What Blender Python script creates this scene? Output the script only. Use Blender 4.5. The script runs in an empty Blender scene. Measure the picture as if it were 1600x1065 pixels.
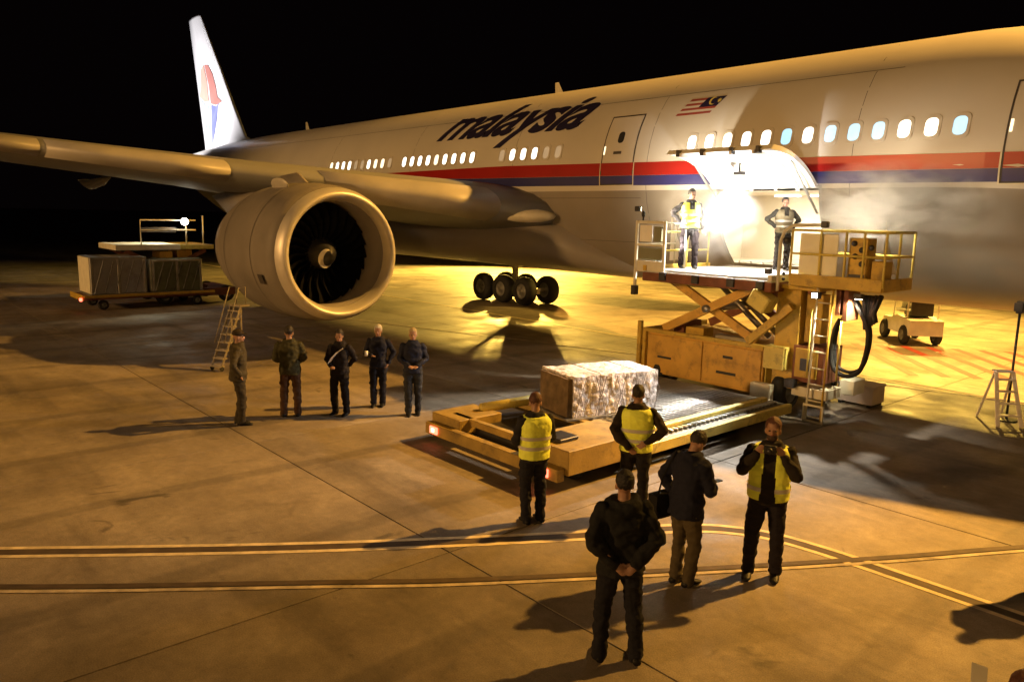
import bpy, bmesh, math, random
from mathutils import Vector, Matrix, noise
PI = math.pi
rnd = random.Random(7)
S = bpy.context.scene
C = S.collection

# ---------------------------------------------------------------- camera
cam_d = bpy.data.cameras.new('camera'); cam = bpy.data.objects.new('camera', cam_d); C.objects.link(cam)
cam_d.sensor_width = 36; cam_d.lens = 27.003; cam_d.clip_start = .1; cam_d.clip_end = 3000
yaw, pit, rol = (math.radians(a) for a in (41.404278, 9.332903, 1.205940))
v = Vector((-math.cos(yaw)*math.cos(pit), math.sin(yaw)*math.cos(pit), -math.sin(pit)))
r = Vector((math.sin(yaw), math.cos(yaw), 0)); u = r.cross(v)
r2 = r*math.cos(rol)+u*math.sin(rol); u2 = -r*math.sin(rol)+u*math.cos(rol)
M = Matrix.Identity(4)
for i in range(3):
    M[i][0], M[i][1], M[i][2] = r2[i], u2[i], -v[i]
M[0][3], M[1][3], M[2][3] = -2.095145, -20.039652, 4.024926
cam.matrix_world = M
S.camera = cam

# ---------------------------------------------------------------- world, exposure, lamps
W = bpy.data.worlds.new('World'); S.world = W; W.use_nodes = True
bg = W.node_tree.nodes['Background']; bg.inputs[0].default_value = (1.0, .55, .6, 1); bg.inputs[1].default_value = .0012
S.view_settings.view_transform = 'Standard'; S.view_settings.look = 'None'
S.view_settings.exposure = 0; S.view_settings.gamma = 1; S.view_settings.use_curve_mapping = False
S.cycles.use_denoising = True
S.cycles.max_bounces = 8; S.cycles.diffuse_bounces = 4; S.cycles.sample_clamp_indirect = 6

def lamp(name, loc, aim, power, col, cone=120, size=.3, blend=.6):
    d = bpy.data.lights.new(name, 'SPOT'); d.energy = power; d.color = col
    d.spot_size = math.radians(cone); d.spot_blend = blend; d.shadow_soft_size = size
    o = bpy.data.objects.new(name, d); C.objects.link(o); o.location = loc
    o.rotation_euler = (Vector(aim)-Vector(loc)).to_track_quat('-Z', 'Y').to_euler()
    return o
SODIUM = (1, .49, .085)
MASTS = [((0, 18, 27), (-16, 2, 0), 190000, SODIUM, 57, .35),        # the apron mast off the nose, beyond the airliner: head aimed aft
         ((-16.5, 17, 10.5), (-18, 9, 0), 36000, (1, .60, .10), 150, .3),   # low tower beyond the fuselage
         ((-47, 20, 7), (-36, 4, 0), 100000, (1, .60, .10), 140, .4),     # low tower beyond the far wing
         ((-34, -78, 17), (-16, -4, 6), 108000, (1, .53, .17), 50, 1.2),   # terminal floodlight behind the viewer
         ((30, -60, 15), (-10, -4, 6), 20000, (1, .56, .2), 60, 1.0)]
lamp('floodlight_beam', (.5, 18, 27), (0, 0, 0), 85000, SODIUM, 48, .35, .6)   # second head of that mast
for k, (l, a, pw, c, cone, sz) in enumerate(MASTS):
    lamp('floodlight_beam', l, a, pw, c, cone, sz, .45 if k == 0 else .6)
def area(name, loc, aim, power, col, sx, sy):
    d = bpy.data.lights.new(name, 'AREA'); d.energy = power; d.color = col; d.shape = 'RECTANGLE'; d.size = sx; d.size_y = sy
    o = bpy.data.objects.new(name, d); C.objects.link(o); o.location = loc
    o.rotation_euler = (Vector(aim)-Vector(loc)).to_track_quat('-Z', 'Y').to_euler()
    return o
area('hold_lamp', (-12.25, -.9, 4.6), (-12.25, -.7, 3.0), 200, (1, .93, .80), 2.2, .5)
lamp('loader_work_lamp_beam', (-13.95, -5.60, 4.22), (-13.5, -3.0, 4.6), 700, (1, .84, .58), 130, .07, .9)
lamp('cabin_work_lamp_beam', (-9.35, -5.6, 3.95), (-8.9, -3.0, 4.2), 620, (1, .84, .58), 140, .12, 1)
lamp('deck_work_lamp_beam', (-8.75, -5.3, 2.5), (-10.6, -4.6, .7), 420, (1, .88, .60), 80, .06)
lamp('crate_lamp_beam', (-9.3, -6.0, 2.62), (-11.2, -9.6, .8), 1500, (1, .92, .82), 62, .06)
lamp('deck_lamp', (-12.2, -4.3, 4.98), (-12.1, -4.9, 2.8), 3200, (1, .92, .80), 105, .08)
lamp('door_fill_beam', (-10.55, -5.45, 3.02), (-12.0, -4.0, 5.1), 1300, (1, .95, .88), 62, .06)  # added spot that whitens the underside of the raised door
lamp('door_fill_beam', (-13.45, -5.35, 3.02), (-12.6, -4.1, 5.2), 600, (1, .95, .88), 62, .06)  # second added spot for the door underside, from the other deck edge
lamp('fin_logo_lamp_beam', (-57.5, -9.5, 7.4), (-56.0, 0, 12.6), 14000, (.98, .95, 1.0), 75, .1)
lamp('aft_work_lamp_beam', (-37, -9.5, 3.7), (-37, -12.3, .5), 260, (1, .9, .6), 150, .1)

# ---------------------------------------------------------------- helpers
MATS = {}
def mat(name, col, rough=.6, metal=0, vary=.12, scale=3, bump=.0, bscale=40, emit=None, estr=1, coat=0, wear=0):
    if name in MATS: return MATS[name]
    m = bpy.data.materials.new(name); m.use_nodes = True; nt = m.node_tree; b = nt.nodes['Principled BSDF']
    b.inputs['Roughness'].default_value = rough; b.inputs['Metallic'].default_value = metal
    b.inputs['Coat Weight'].default_value = coat
    tc = nt.nodes.new('ShaderNodeTexCoord')
    n = nt.nodes.new('ShaderNodeTexNoise'); n.inputs['Scale'].default_value = scale; n.inputs['Detail'].default_value = 6
    nt.links.new(tc.outputs['Object'], n.inputs['Vector'])
    rp = nt.nodes.new('ShaderNodeMapRange'); rp.inputs[1].default_value = .3; rp.inputs[2].default_value = .7
    rp.inputs[3].default_value = 1-vary; rp.inputs[4].default_value = 1+vary*.5
    nt.links.new(n.outputs['Fac'], rp.inputs[0])
    mx = nt.nodes.new('ShaderNodeVectorMath'); mx.operation = 'SCALE'; mx.inputs[0].default_value = col[:3]
    nt.links.new(rp.outputs[0], mx.inputs['Scale']); nt.links.new(mx.outputs[0], b.inputs['Base Color'])
    if wear:
        n3 = nt.nodes.new('ShaderNodeTexNoise'); n3.inputs['Scale'].default_value = wear; n3.inputs['Detail'].default_value = 8; n3.inputs['Roughness'].default_value = .7
        nt.links.new(tc.outputs['Object'], n3.inputs['Vector'])
        r3 = nt.nodes.new('ShaderNodeMapRange'); r3.inputs[1].default_value = .52; r3.inputs[2].default_value = .66; nt.links.new(n3.outputs['Fac'], r3.inputs[0])
        m3 = nt.nodes.new('ShaderNodeMixRGB'); m3.inputs[2].default_value = (.07, .045, .025, 1); nt.links.new(mx.outputs[0], m3.inputs[1])
        k3 = nt.nodes.new('ShaderNodeMath'); k3.operation = 'MULTIPLY'; k3.inputs[1].default_value = .5; nt.links.new(r3.outputs[0], k3.inputs[0]); nt.links.new(k3.outputs[0], m3.inputs[0]); nt.links.new(m3.outputs[0], b.inputs['Base Color'])
    if bump:
        n2 = nt.nodes.new('ShaderNodeTexNoise'); n2.inputs['Scale'].default_value = bscale; n2.inputs['Detail'].default_value = 4
        nt.links.new(tc.outputs['Object'], n2.inputs['Vector'])
        bp = nt.nodes.new('ShaderNodeBump'); bp.inputs['Strength'].default_value = bump; bp.inputs['Distance'].default_value = .02
        nt.links.new(n2.outputs['Fac'], bp.inputs['Height']); nt.links.new(bp.outputs[0], b.inputs['Normal'])
    if emit:
        b.inputs['Emission Color'].default_value = (*emit, 1); b.inputs['Emission Strength'].default_value = estr
    MATS[name] = m; return m

def ob(name, bm, m, parent=None, smooth=False, loc=None, mesh=None):
    if mesh is None:
        mesh = bpy.data.meshes.new(name); bmesh.ops.recalc_face_normals(bm, faces=bm.faces)
        bm.to_mesh(mesh); bm.free()
        for x in (m if isinstance(m, (list, tuple)) else [m]): mesh.materials.append(x)
        if smooth:
            for p in mesh.polygons: p.use_smooth = True
    o = bpy.data.objects.new(name, mesh); C.objects.link(o)
    if parent: o.parent = parent
    if loc: o.location = loc
    return o
def thing(name, label, cat, loc=(0, 0, 0), rz=0, group=None):
    o = bpy.data.objects.new(name, None); C.objects.link(o); o.location = loc; o.rotation_euler = (0, 0, rz)
    o['label'] = label; o['category'] = cat
    if group: o['group'] = group
    return o
def tag(o, label, cat, group=None):
    o['label'] = label; o['category'] = cat
    if group: o['group'] = group
    return o
def struct(o, kind='structure'):
    o['kind'] = kind; return o

def B(): return bmesh.new()
def box(bm, x0, x1, y0, y1, z0, z1, bev=0, rot=None, org=None):
    vs = [bm.verts.new((x, y, z)) for x in (x0, x1) for y in (y0, y1) for z in (z0, z1)]
    fs = [bm.faces.new([vs[i] for i in f]) for f in ((0, 1, 3, 2), (4, 6, 7, 5), (0, 4, 5, 1), (2, 3, 7, 6), (0, 2, 6, 4), (1, 5, 7, 3))]
    if bev:
        es = list({e for f in fs for e in f.edges})
        rs = bmesh.ops.bevel(bm, geom=es, offset=bev, segments=1, affect='EDGES', profile=.5)
    if rot is not None:
        o = Vector(org or ((x0+x1)/2, (y0+y1)/2, (z0+z1)/2))
        vv = {w for w in bm.verts} if bev else set(vs)
        for w in vs if not bev else vv: w.co = o+rot@(w.co-o)
    return vs
def frame_of(d):
    d = d.normalized(); a = Vector((0, 0, 1)) if abs(d.z) < .9 else Vector((1, 0, 0))
    x = a.cross(d).normalized(); return x, d.cross(x).normalized()
def tube(bm, pts, rad, n=8, caps=True):
    pts = [Vector(q) for q in pts]; rings = []
    x = None
    for i, q in enumerate(pts):
        d = (pts[min(i+1, len(pts)-1)]-pts[max(i-1, 0)])
        if d.length < 1e-6: d = Vector((0, 0, 1))
        d.normalize()
        if x is None: x, y = frame_of(d)
        else:
            x = (x-d*x.dot(d)); x = x.normalized() if x.length > 1e-4 else frame_of(d)[0]; y = d.cross(x)
        rr = rad[i] if isinstance(rad, (list, tuple)) else rad
        rings.append([bm.verts.new(q+(x*math.cos(2*PI*k/n)+y*math.sin(2*PI*k/n))*rr) for k in range(n)])
    for a, b in zip(rings, rings[1:]):
        for k in range(n): bm.faces.new((a[k], a[(k+1) % n], b[(k+1) % n], b[k]))
    if caps:
        bm.faces.new(rings[0][::-1]); bm.faces.new(rings[-1])
    return bm
def bar(bm, p, q, w, h):
    p, q = Vector(p), Vector(q); x, y = frame_of(q-p)
    vs = [bm.verts.new(e+x*sx*w/2+y*sy*h/2) for e in (p, q) for sx, sy in ((-1, -1), (1, -1), (1, 1), (-1, 1))]
    for f in ((3, 2, 1, 0), (4, 5, 6, 7), (0, 1, 5, 4), (1, 2, 6, 5), (2, 3, 7, 6), (3, 0, 4, 7)): bm.faces.new([vs[i] for i in f])
def loft(bm, rings, caps=True):
    """rings: lists of points, same count"""
    R = [[bm.verts.new(q) for q in ring] for ring in rings]; n = len(R[0])
    for a, b in zip(R, R[1:]):
        for k in range(n): bm.faces.new((a[k], a[(k+1) % n], b[(k+1) % n], b[k]))
    if caps: bm.faces.new(R[0][::-1]); bm.faces.new(R[-1])
def lathe(bm, prof, axis='x', n=32, org=(0, 0, 0), close=False):
    o = Vector(org); R = []
    for a, rr in prof:
        ring = []
        for k in range(n):
            c, s = math.cos(2*PI*k/n)*rr, math.sin(2*PI*k/n)*rr
            ring.append(bm.verts.new(o+(Vector((a, c, s)) if axis == 'x' else Vector((c, a, s)) if axis == 'y' else Vector((c, s, a)))))
        R.append(ring)
    pairs = list(zip(R, R[1:]))+([(R[-1], R[0])] if close else [])
    for a, b in pairs:
        for k in range(n): bm.faces.new((a[k], a[(k+1) % n], b[(k+1) % n], b[k]))
def ell(bm, c, rad, rot=None, seg=12, rings=8):
    rs = bmesh.ops.create_uvsphere(bm, u_segments=seg, v_segments=rings, radius=1)
    for w in rs['verts']:
        q = Vector((w.co.x*rad[0], w.co.y*rad[1], w.co.z*rad[2]))
        if rot is not None: q = rot@q
        w.co = q+Vector(c)

# ---------------------------------------------------------------- materials
WHITE = mat('white_paint', (.62, .59, .54), .42, 0, .10, .35, coat=.12)
def grime(m):                                          # long streaky dirt along the skin
    nt = m.node_tree; b = nt.nodes['Principled BSDF']
    return m
BELLY = mat('grey_belly_paint', (.28, .25, .215), .45, 0, .2, .4, coat=.05)
RED = mat('red_stripe_paint', (.36, .014, .012), .35, 0, .1, 1)
BLUE = mat('blue_stripe_paint', (.035, .035, .16), .35, 0, .1, 1)
INK = mat('dark_blue_lettering_paint', (.022, .018, .055), .4, 0, .1, 1)
METAL = mat('polished_lip_metal', (.66, .62, .55), .42, .35, .12, 2)
NACELLE = mat('nacelle_grey_paint', (.24, .215, .19), .6, 0, .22, .8)
WINGM = mat('wing_grey_paint', (.30, .30, .29), .55, 0, .15, .5)
DARKM = mat('dark_metal', (.05, .05, .055), .45, .6, .2, 6)
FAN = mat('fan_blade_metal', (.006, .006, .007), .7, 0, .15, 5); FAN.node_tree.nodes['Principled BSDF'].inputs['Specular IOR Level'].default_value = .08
RUBBER = mat('black_rubber', (.018, .018, .018), .8, 0, .3, 8, .3, 60)
RIM = mat('wheel_rim_paint', (.20, .20, .19), .5, .2, .3, 6)
YEL = mat('yellow_machine_paint', (.58, .38, .045), .5, 0, .25, 2.2, .15, 30, wear=4.5)
DYEL = mat('dull_yellow_paint', (.40, .27, .06), .6, 0, .35, 2.5, .2, 30, wear=3.5)
YELB = mat('bright_yellow_paint', (.70, .57, .13), .5, 0, .2, 2.5, .1, 30, wear=5)
ORG = mat('orange_panel_paint', (.68, .39, .06), .5, 0, .25, 1.8, .15, 25, wear=3)
RUST = mat('red_brown_steel', (.20, .07, .035), .6, .2, .35, 4, .3, 30)
STEEL = mat('worn_steel', (.42, .41, .39), .35, .7, .25, 3, .2, 30)
CREAM = mat('cream_equipment_paint', (.70, .66, .52), .5, 0, .15, 3)
GLASSW = mat('lit_window', (.8, .75, .6), .3, emit=(1, .84, .55), estr=1.7)
GLASSB = mat('lit_window_blue', (.6, .75, .85), .3, emit=(.30, .72, 1), estr=1.2)
GLASSY = mat('lit_window_bright', (.9, .85, .7), .3, emit=(1, .95, .78), estr=2.6)
SHADE = mat('closed_window_shade', (.55, .5, .42), .5, emit=(1, .8, .5), estr=.22)
SEAM = mat('panel_gap', (.06, .05, .045), .7)
HOLDW = mat('hold_liner', (.66, .58, .44), .5, 0, .08, 2)
STRIP = mat('hold_strip_light', (1, 1, 1), .5, emit=(1, .95, .85), estr=5)
LENS = mat('work_lamp_lens', (1, 1, 1), .3, emit=(1, .93, .75), estr=28)
TAIL = mat('tail_lamp_red', (.5, .02, .01), .3, emit=(1, .13, .07), estr=5)
TAILH = mat('tail_lamp_core', (.9, .5, .3), .3, emit=(1, .5, .25), estr=12)

# ---------------------------------------------------------------- ground
def concrete(name, base, dark):
    m = bpy.data.materials.new(name); m.use_nodes = True; nt = m.node_tree; b = nt.nodes['Principled BSDF']
    L = nt.links.new; N = nt.nodes.new
    geo = N('ShaderNodeNewGeometry'); oi = N('ShaderNodeObjectInfo')
    def noi(sc, det, dist=0, vec=None, rough=.6):
        n = N('ShaderNodeTexNoise'); n.inputs['Scale'].default_value = sc; n.inputs['Detail'].default_value = det
        n.inputs['Distortion'].default_value = dist; n.inputs['Roughness'].default_value = rough
        L(vec or geo.outputs['Position'], n.inputs['Vector']); return n.outputs['Fac']
    def rng(x, a, bb, c, d):
        q = N('ShaderNodeMapRange'); L(x, q.inputs[0])
        for i, val in enumerate((a, bb, c, d)): q.inputs[i+1].default_value = val
        return q.outputs[0]
    def mul(a, c):
        q = N('ShaderNodeMath'); q.operation = 'MULTIPLY'; L(a, q.inputs[0]); L(c, q.inputs[1]); return q.outputs[0]
    mp = N('ShaderNodeMapping'); mp.inputs['Scale'].default_value = (.25, 1.6, 1); mp.inputs['Rotation'].default_value = (0, 0, -.95)
    L(geo.outputs['Position'], mp.inputs['Vector'])
    t = rng(noi(.22, 5, .6), .35, .65, .66, 1.22)
    t = mul(t, rng(noi(1.4, 6, .8), .3, .7, .80, 1.14))
    t = mul(t, rng(noi(9, 5), .3, .7, .86, 1.1))
    t = mul(t, rng(noi(70, 2), .35, .65, .80, 1.14))
    t = mul(t, rng(noi(220, 2), .35, .65, .86, 1.1))
    t = mul(t, rng(noi(4.5, 6, .3, None, .75), .62, .72, 1.0, .62))
    wv = N('ShaderNodeTexWave'); wv.inputs['Scale'].default_value = .11; wv.inputs['Distortion'].default_value = 5; wv.inputs['Detail'].default_value = 3; wv.inputs['Detail Scale'].default_value = .25; L(geo.outputs['Position'], wv.inputs['Vector'])
    t = mul(t, rng(wv.outputs['Fac'], .955, .985, 1.0, .78))
    t = mul(t, rng(noi(.9, 5, .4, mp.outputs[0]), .52, .66, 1.0, .72))       # drag streaks of tyres
    t = mul(t, rng(noi(1.05, 3, 1.2), .66, .74, 1.0, .5))                    # oil spots
    t = mul(t, rng(oi.outputs['Random'], 0, 1, .88, 1.08))                   # each slab its own tone
    mx = N('ShaderNodeMixRGB'); mx.inputs[1].default_value = (*dark, 1); mx.inputs[2].default_value = (*base, 1)
    L(rng(noi(.5, 4), .35, .65, 0, 1), mx.inputs[0])
    sc = N('ShaderNodeVectorMath'); sc.operation = 'SCALE'; L(mx.outputs[0], sc.inputs[0]); L(t, sc.inputs['Scale'])
    L(sc.outputs[0], b.inputs['Base Color'])
    L(rng(noi(.8, 4), .35, .65, .45, .8), b.inputs['Roughness'])
    bp = N('ShaderNodeBump'); bp.inputs['Strength'].default_value = .5; bp.inputs['Distance'].default_value = .01
    L(noi(45, 5), bp.inputs['Height']); L(bp.outputs[0], b.inputs['Normal'])
    return m
CONC = concrete('apron_concrete', (.33, .275, .205), (.24, .195, .145))
CONB = concrete('far_apron', (.22, .19, .15), (.16, .135, .105))
bm = B()
for a, b in ((-900, 900),):
    q = [bm.verts.new(p) for p in ((-900, -900, -.014), (900, -900, -.014), (900, 900, -.014), (-900, 900, -.014))]; bm.faces.new(q)
ground = struct(ob('ground', bm, CONB))
SL = 5.7; GAP = .009
bm = B(); box(bm, GAP, SL-GAP, GAP, SL-GAP, -.013, 0, .003)
slab_mesh = None
for i in range(-7, 2):
    for j in range(-2, 8):
        if slab_mesh is None:
            o = ob('slab', bm, CONC, ground); slab_mesh = o.data
        else: o = ob('slab', None, None, ground, mesh=slab_mesh)
        o.location = (-9.1+i*SL, -14.8+j*SL, rnd.uniform(-.002, .002)*0)
        o['kind'] = 'structure'

# painted lines (strips 5 mm above the slabs)
LINEY = mat('line_paint_yellow', (.80, .66, .42), .6, 0, .35, 5, .2, 60)
LINEW = mat('line_paint_worn', (.60, .50, .36), .6, 0, .6, 4, .2, 60)
LINED = mat('line_black_border', (.10, .07, .045), .7, 0, .4, 4)
LINER = mat('hatch_paint_red', (.30, .04, .025), .6, 0, .35, 3)
def strip(bm, pts, off, w, z):
    pts = [Vector((x, y, 0)) for x, y in pts]; L = []
    for i, q in enumerate(pts):
        d = (pts[min(i+1, len(pts)-1)]-pts[max(i-1, 0)]).normalized(); nn = Vector((-d.y, d.x, 0))
        L.append((bm.verts.new(q+nn*(off-w/2)+Vector((0, 0, z))), bm.verts.new(q+nn*(off+w/2)+Vector((0, 0, z)))))
    for (a, b), (c, d) in zip(L, L[1:]): bm.faces.new((a, c, d, b))
def crv(pts, n=8):
    out = []
    P = [Vector((x, y, 0)) for x, y in pts]
    for i in range(len(P)-1):
        p0, p1, p2, p3 = P[max(i-1, 0)], P[i], P[i+1], P[min(i+2, len(P)-1)]
        for k in range(n):
            t = k/n
            q = .5*((2*p1)+(-p0+p2)*t+(2*p0-5*p1+4*p2-p3)*t*t+(-p0+3*p1-3*p2+p3)*t**3); out.append((q.x, q.y))
    out.append((P[-1].x, P[-1].y)); return out
A = crv([(-15, -22.3), (-12.4, -18.95), (-10.2, -15.95), (-8.5, -13.3), (-7.85, -12.1), (-7.3, -11.5), (-6.5, -11.2), (-4.4, -11.12), (0, -11.1)])
Bc = crv([(-13.5, -21.4), (-11.4, -19.05), (-9.35, -16.35), (-8.35, -15.0), (-6.75, -12.53), (-5.6, -10.65), (-4.6, -8.9), (-2, -4.6)])
for nm, path, specs in (('guide_line', A, ((.115, .075, LINEY), (-.115, .075, LINEY), (0, .13, LINED))),
                        ('service_line', Bc, ((-.11, .06, LINEW), (0, .10, LINED)))):
    for off, w, m in specs:
        bm = B(); strip(bm, path, off, w, .005 if nm == 'guide_line' else .0085)
        struct(ob(nm, bm, m))
for k in range(9):                                       # hatched keep-clear area by the nose gear
    bm = B(); x0 = -13.6+k*.62; strip(bm, [(x0, 5.4+k*.45), (x0+3.5, 1.4+k*.5)], 0, .26, .005)
    struct(ob('hatch_stripe', bm, LINER))
bm = B(); strip(bm, [(-30, -6.3), (-16, -2.2), (-4, 1.2), (10, 5.3)], 0, .15, .012); struct(ob('lead_line', bm, LINEW))
bm = B(); strip(bm, [(-60, 0), (20, 0)], 0, .15, .009); struct(ob('centre_line', bm, LINEY))

# ---------------------------------------------------------------- airliner
air = thing('airliner', 'large white twin-engined airliner with red and blue stripe and open forward cargo door', 'airliner')
def fus(X):
    top, bot, ry = 8.3, 2.1, 3.1
    if X > -9:
        u_ = min((X+9)/9, .9999)
        top = 4.3+4.0*(1-u_**1.9)**.62; bot = 4.3-2.2*(1-u_**2.6)**.5; ry = 3.1*(1-u_**2.2)**.55
    elif X < -43:
        w = min((-X-43)/20.7, 1); top = 8.3-.8*w**2; bot = 2.1+4.9*w**1.35; ry = 3.1-2.8*w**1.5
    return top, bot, ry
def sp(X, z, off=0, side=-1):
    top, bot, ry = fus(X); c, h = (top+bot)/2, (top-bot)/2
    s = max(-1, min(1, (z-c)/(h+off))); return Vector((X, side*(ry+off)*math.sqrt(max(0, 1-s*s)), z))
def zarc(X, z, t):                                        # go t metres up the skin from height z
    top, bot, ry = fus(X); c, h = (top+bot)/2, (top-bot)/2
    th = math.asin(max(-1, min(1, (z-c)/h)))+t/h; return c, h, ry, th
def spt(X, z, t, off=0):
    c, h, ry, th = zarc(X, z, t); return Vector((X, -(ry+off)*math.cos(th), c+(h+off)*math.sin(th)))
OX0, OX1, OZ0, OZ1 = -13.6, -10.9, 2.9, 4.76
stx = sorted(set([-63.7, -63, -62, -60.5]+[-60+i*1.0 for i in range(0, 52)]+[OX0, OX1, -12.7, -11.8]+[-8.5+.5*i for i in range(0, 14)]+[-1.5, -1.1, -.8, -.5, -.3, -.15, -.05, -.01]))
def zang(z): return math.asin((z-5.2)/3.1)
a0, a1 = zang(OZ0), zang(OZ1)
ANG = [-PI/2+(a0+PI/2)*k/6 for k in range(6)]+[a0+(a1-a0)*k/6 for k in range(6)]+[a1+(PI/2-a1)*k/12 for k in range(12)]
ANG = ANG+[PI-a for a in ANG[::-1] if True][0:]           # near side then far side
ANG = sorted(set(round(a, 6) for a in ANG+[PI/2]))
bm = B(); rows = []
for X in stx:
    top, bot, ry = fus(X); c, h = (top+bot)/2, (top-bot)/2
    rows.append([bm.verts.new((X, -ry*math.cos(a), c+h*math.sin(a))) for a in ANG])
n = len(ANG)
for i in range(len(rows)-1):
    Xm = (stx[i]+stx[i+1])/2
    for k in range(n):
        k2 = (k+1) % n; am = (ANG[k]+(ANG[k2] if k2 else ANG[0]+2*PI))/2
        if OX0 < Xm < OX1 and a0 < am < a1: continue
        f = bm.faces.new((rows[i][k], rows[i+1][k], rows[i+1][k2], rows[i][k2]))
        f.material_index = 1 if 5.2+3.1*math.sin(am) < 4.9 else 0
bm.faces.new(rows[0]); bm.faces.new(rows[-1][::-1])
ob('fuselage', bm, [WHITE, BELLY], air, True)
def sgrid(bm, q, off, nx=6, nz=4):
    """q: (x0,z0),(x1,z0'),(x1',z1),(x0',z1) quad on the near side skin"""
    G = [[None]*(nz+1) for _ in range(nx+1)]
    for i in range(nx+1):
        for j in range(nz+1):
            s, t = i/nx, j/nz
            X = (q[0][0]*(1-s)+q[1][0]*s)*(1-t)+(q[3][0]*(1-s)+q[2][0]*s)*t
            Z = (q[0][1]*(1-s)+q[1][1]*s)*(1-t)+(q[3][1]*(1-s)+q[2][1]*s)*t
            G[i][j] = bm.verts.new(sp(X, Z, off))
    for i in range(nx):
        for j in range(nz): bm.faces.new((G[i][j], G[i+1][j], G[i+1][j+1], G[i][j+1]))
def zs(X, kind):                                          # heights of the stripe edges
    return {'t': 5.40-.0135*(X+7), 'm': 5.10-.0085*(X+7)*.9, 'b': 4.84-.0065*(X+7)}[kind]
def band(lo, hi, xa, xb, m, name):
    bm = B(); k = max(2, int(abs(xb-xa)/1.0))
    for i in range(k):
        p, q = xa+(xb-xa)*i/k, xa+(xb-xa)*(i+1)/k
        sgrid(bm, ((p, lo(p)), (q, lo(q)), (q, hi(q)), (p, hi(p))), .004, 1, 3)
    ob(name, bm, m, air, True)
band(lambda X: zs(X, 'm')+max(0, (-X-24))*.02, lambda X: zs(X, 't')-max(0, -X-22)*.02, -38, -2.5, RED, 'red_stripe')
band(lambda X: zs(X, 'b'), lambda X: zs(X, 'm')+max(0, (-X-24))*.02-.004, -38, -2.5, BLUE, 'blue_stripe')
# windows with a raised frame each
def rrect(cx, cz, w, h, off, r=.11, seg=4):
    pts = []
    for sx, sz, a in ((1, 1, 0), (-1, 1, 90), (-1, -1, 180), (1, -1, 270)):
        for k in range(seg+1):
            t = math.radians(a+90*k/seg); pts.append(sp(cx+sx*(w/2-r)+r*math.cos(t), cz+sz*(h/2-r)+r*math.sin(t), off))
    return pts
wins = [(-14.5+i*.533, 'f') for i in range(13)]
z_w = 5.96
aft = [-19.45-.533*i for i in range(28)]
for i, X in enumerate(aft):
    if i in (6, 7, 17): continue
    wins.append((X, 'a'))
for i, (X, kd) in enumerate(wins):
    bm = B(); o_ = rrect(X, z_w, .36, .50, .012); i_ = rrect(X, z_w, .25, .37, .013, .1)
    vo = [bm.verts.new(q) for q in o_]; vi = [bm.verts.new(q) for q in i_]; nn = len(vo)
    for k in range(nn): bm.faces.new((vo[k], vo[(k+1) % nn], vi[(k+1) % nn], vi[k]))
    vb = [bm.verts.new(q) for q in rrect(X, z_w, .37, .51, -.01)]
    for k in range(nn): bm.faces.new((vb[k], vb[(k+1) % nn], vo[(k+1) % nn], vo[k]))
    wf = ob('window', bm, WHITE, air)
    bm = B(); bm.faces.new([bm.verts.new(q) for q in rrect(X, z_w, .25, .37, .008, .1)])
    if kd == 'f': m = GLASSY if (X < -11.5 and i != 5) or i in (11,) else (GLASSB if i in (5, 7, 8, 9, 12) else GLASSY)
    else: m = GLASSY if rnd.random() < .45 else (GLASSW if rnd.random() < .75 else SHADE)
    ob('pane', bm, m, wf)
# passenger doors: a proud slab with a dark gap round it, a window and a handle
def pdoor(xa, xb, za, zb):
    bm = B(); g = .035
    for q in (((xa-g, za-g), (xb+g, za-g), (xb+g, za), (xa-g, za)), ((xa-g, zb), (xb+g, zb), (xb+g, zb+g), (xa-g, zb+g)),
              ((xa-g, za), (xa, za), (xa, zb), (xa-g, zb)), ((xb, za), (xb+g, za), (xb+g, zb), (xb, zb))):
        sgrid(bm, q, .006, 1, 6)
    d = ob('door', bm, SEAM, air)
    bm = B(); sgrid(bm, ((xa+.01, zs(xa, 't')+.02), (xb-.01, zs(xa, 't')+.02), (xb-.01, zb-.01), (xa+.01, zb-.01)), .012, 3, 6); ob('door_panel', bm, WHITE, d, True)
    bm = B(); bm.faces.new([bm.verts.new(q) for q in rrect((xa+xb)/2, 6.25, .22, .32, .016, .09)]); ob('door_window', bm, DARKM, d)
    bm = B(); sgrid(bm, (((xa+xb)/2-.18, 5.78), ((xa+xb)/2+.12, 5.78), ((xa+xb)/2+.12, 5.86), ((xa+xb)/2-.18, 5.86)), .02, 1, 1); ob('handle', bm, SEAM, d)
    for q in (((xa-g-.03, za-.06), (xb+g+.03, za-.06), (xb+g+.03, za-g), (xa-g-.03, za-g)), ((xa-g-.03, za-g), (xa-g, za-g), (xa-g, zs(xa, 't')), (xa-g-.03, zs(xa, 't'))),
              ((xb+g, za-g), (xb+g+.03, za-g), (xb+g+.03, zs(xa, 't')), (xb+g, zs(xa, 't')))):
        bm = B(); sgrid(bm, q, .009, 1, 3); ob('door_outline', bm, CREAM, d)
    bm = B(); sgrid(bm, ((xa+.02, 5.78), (xa+.07, 5.78), (xa+.07, 6.02), (xa+.02, 6.02)), .022, 1, 1); ob('door_edge_glow', bm, GLASSW, d)  # bright mark at the door edge, made to glow with the window material
pdoor(-17.55, -16.4, 4.95, 6.85)
pdoor(-7.25, -6.2, 4.85, 6.75)
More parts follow.
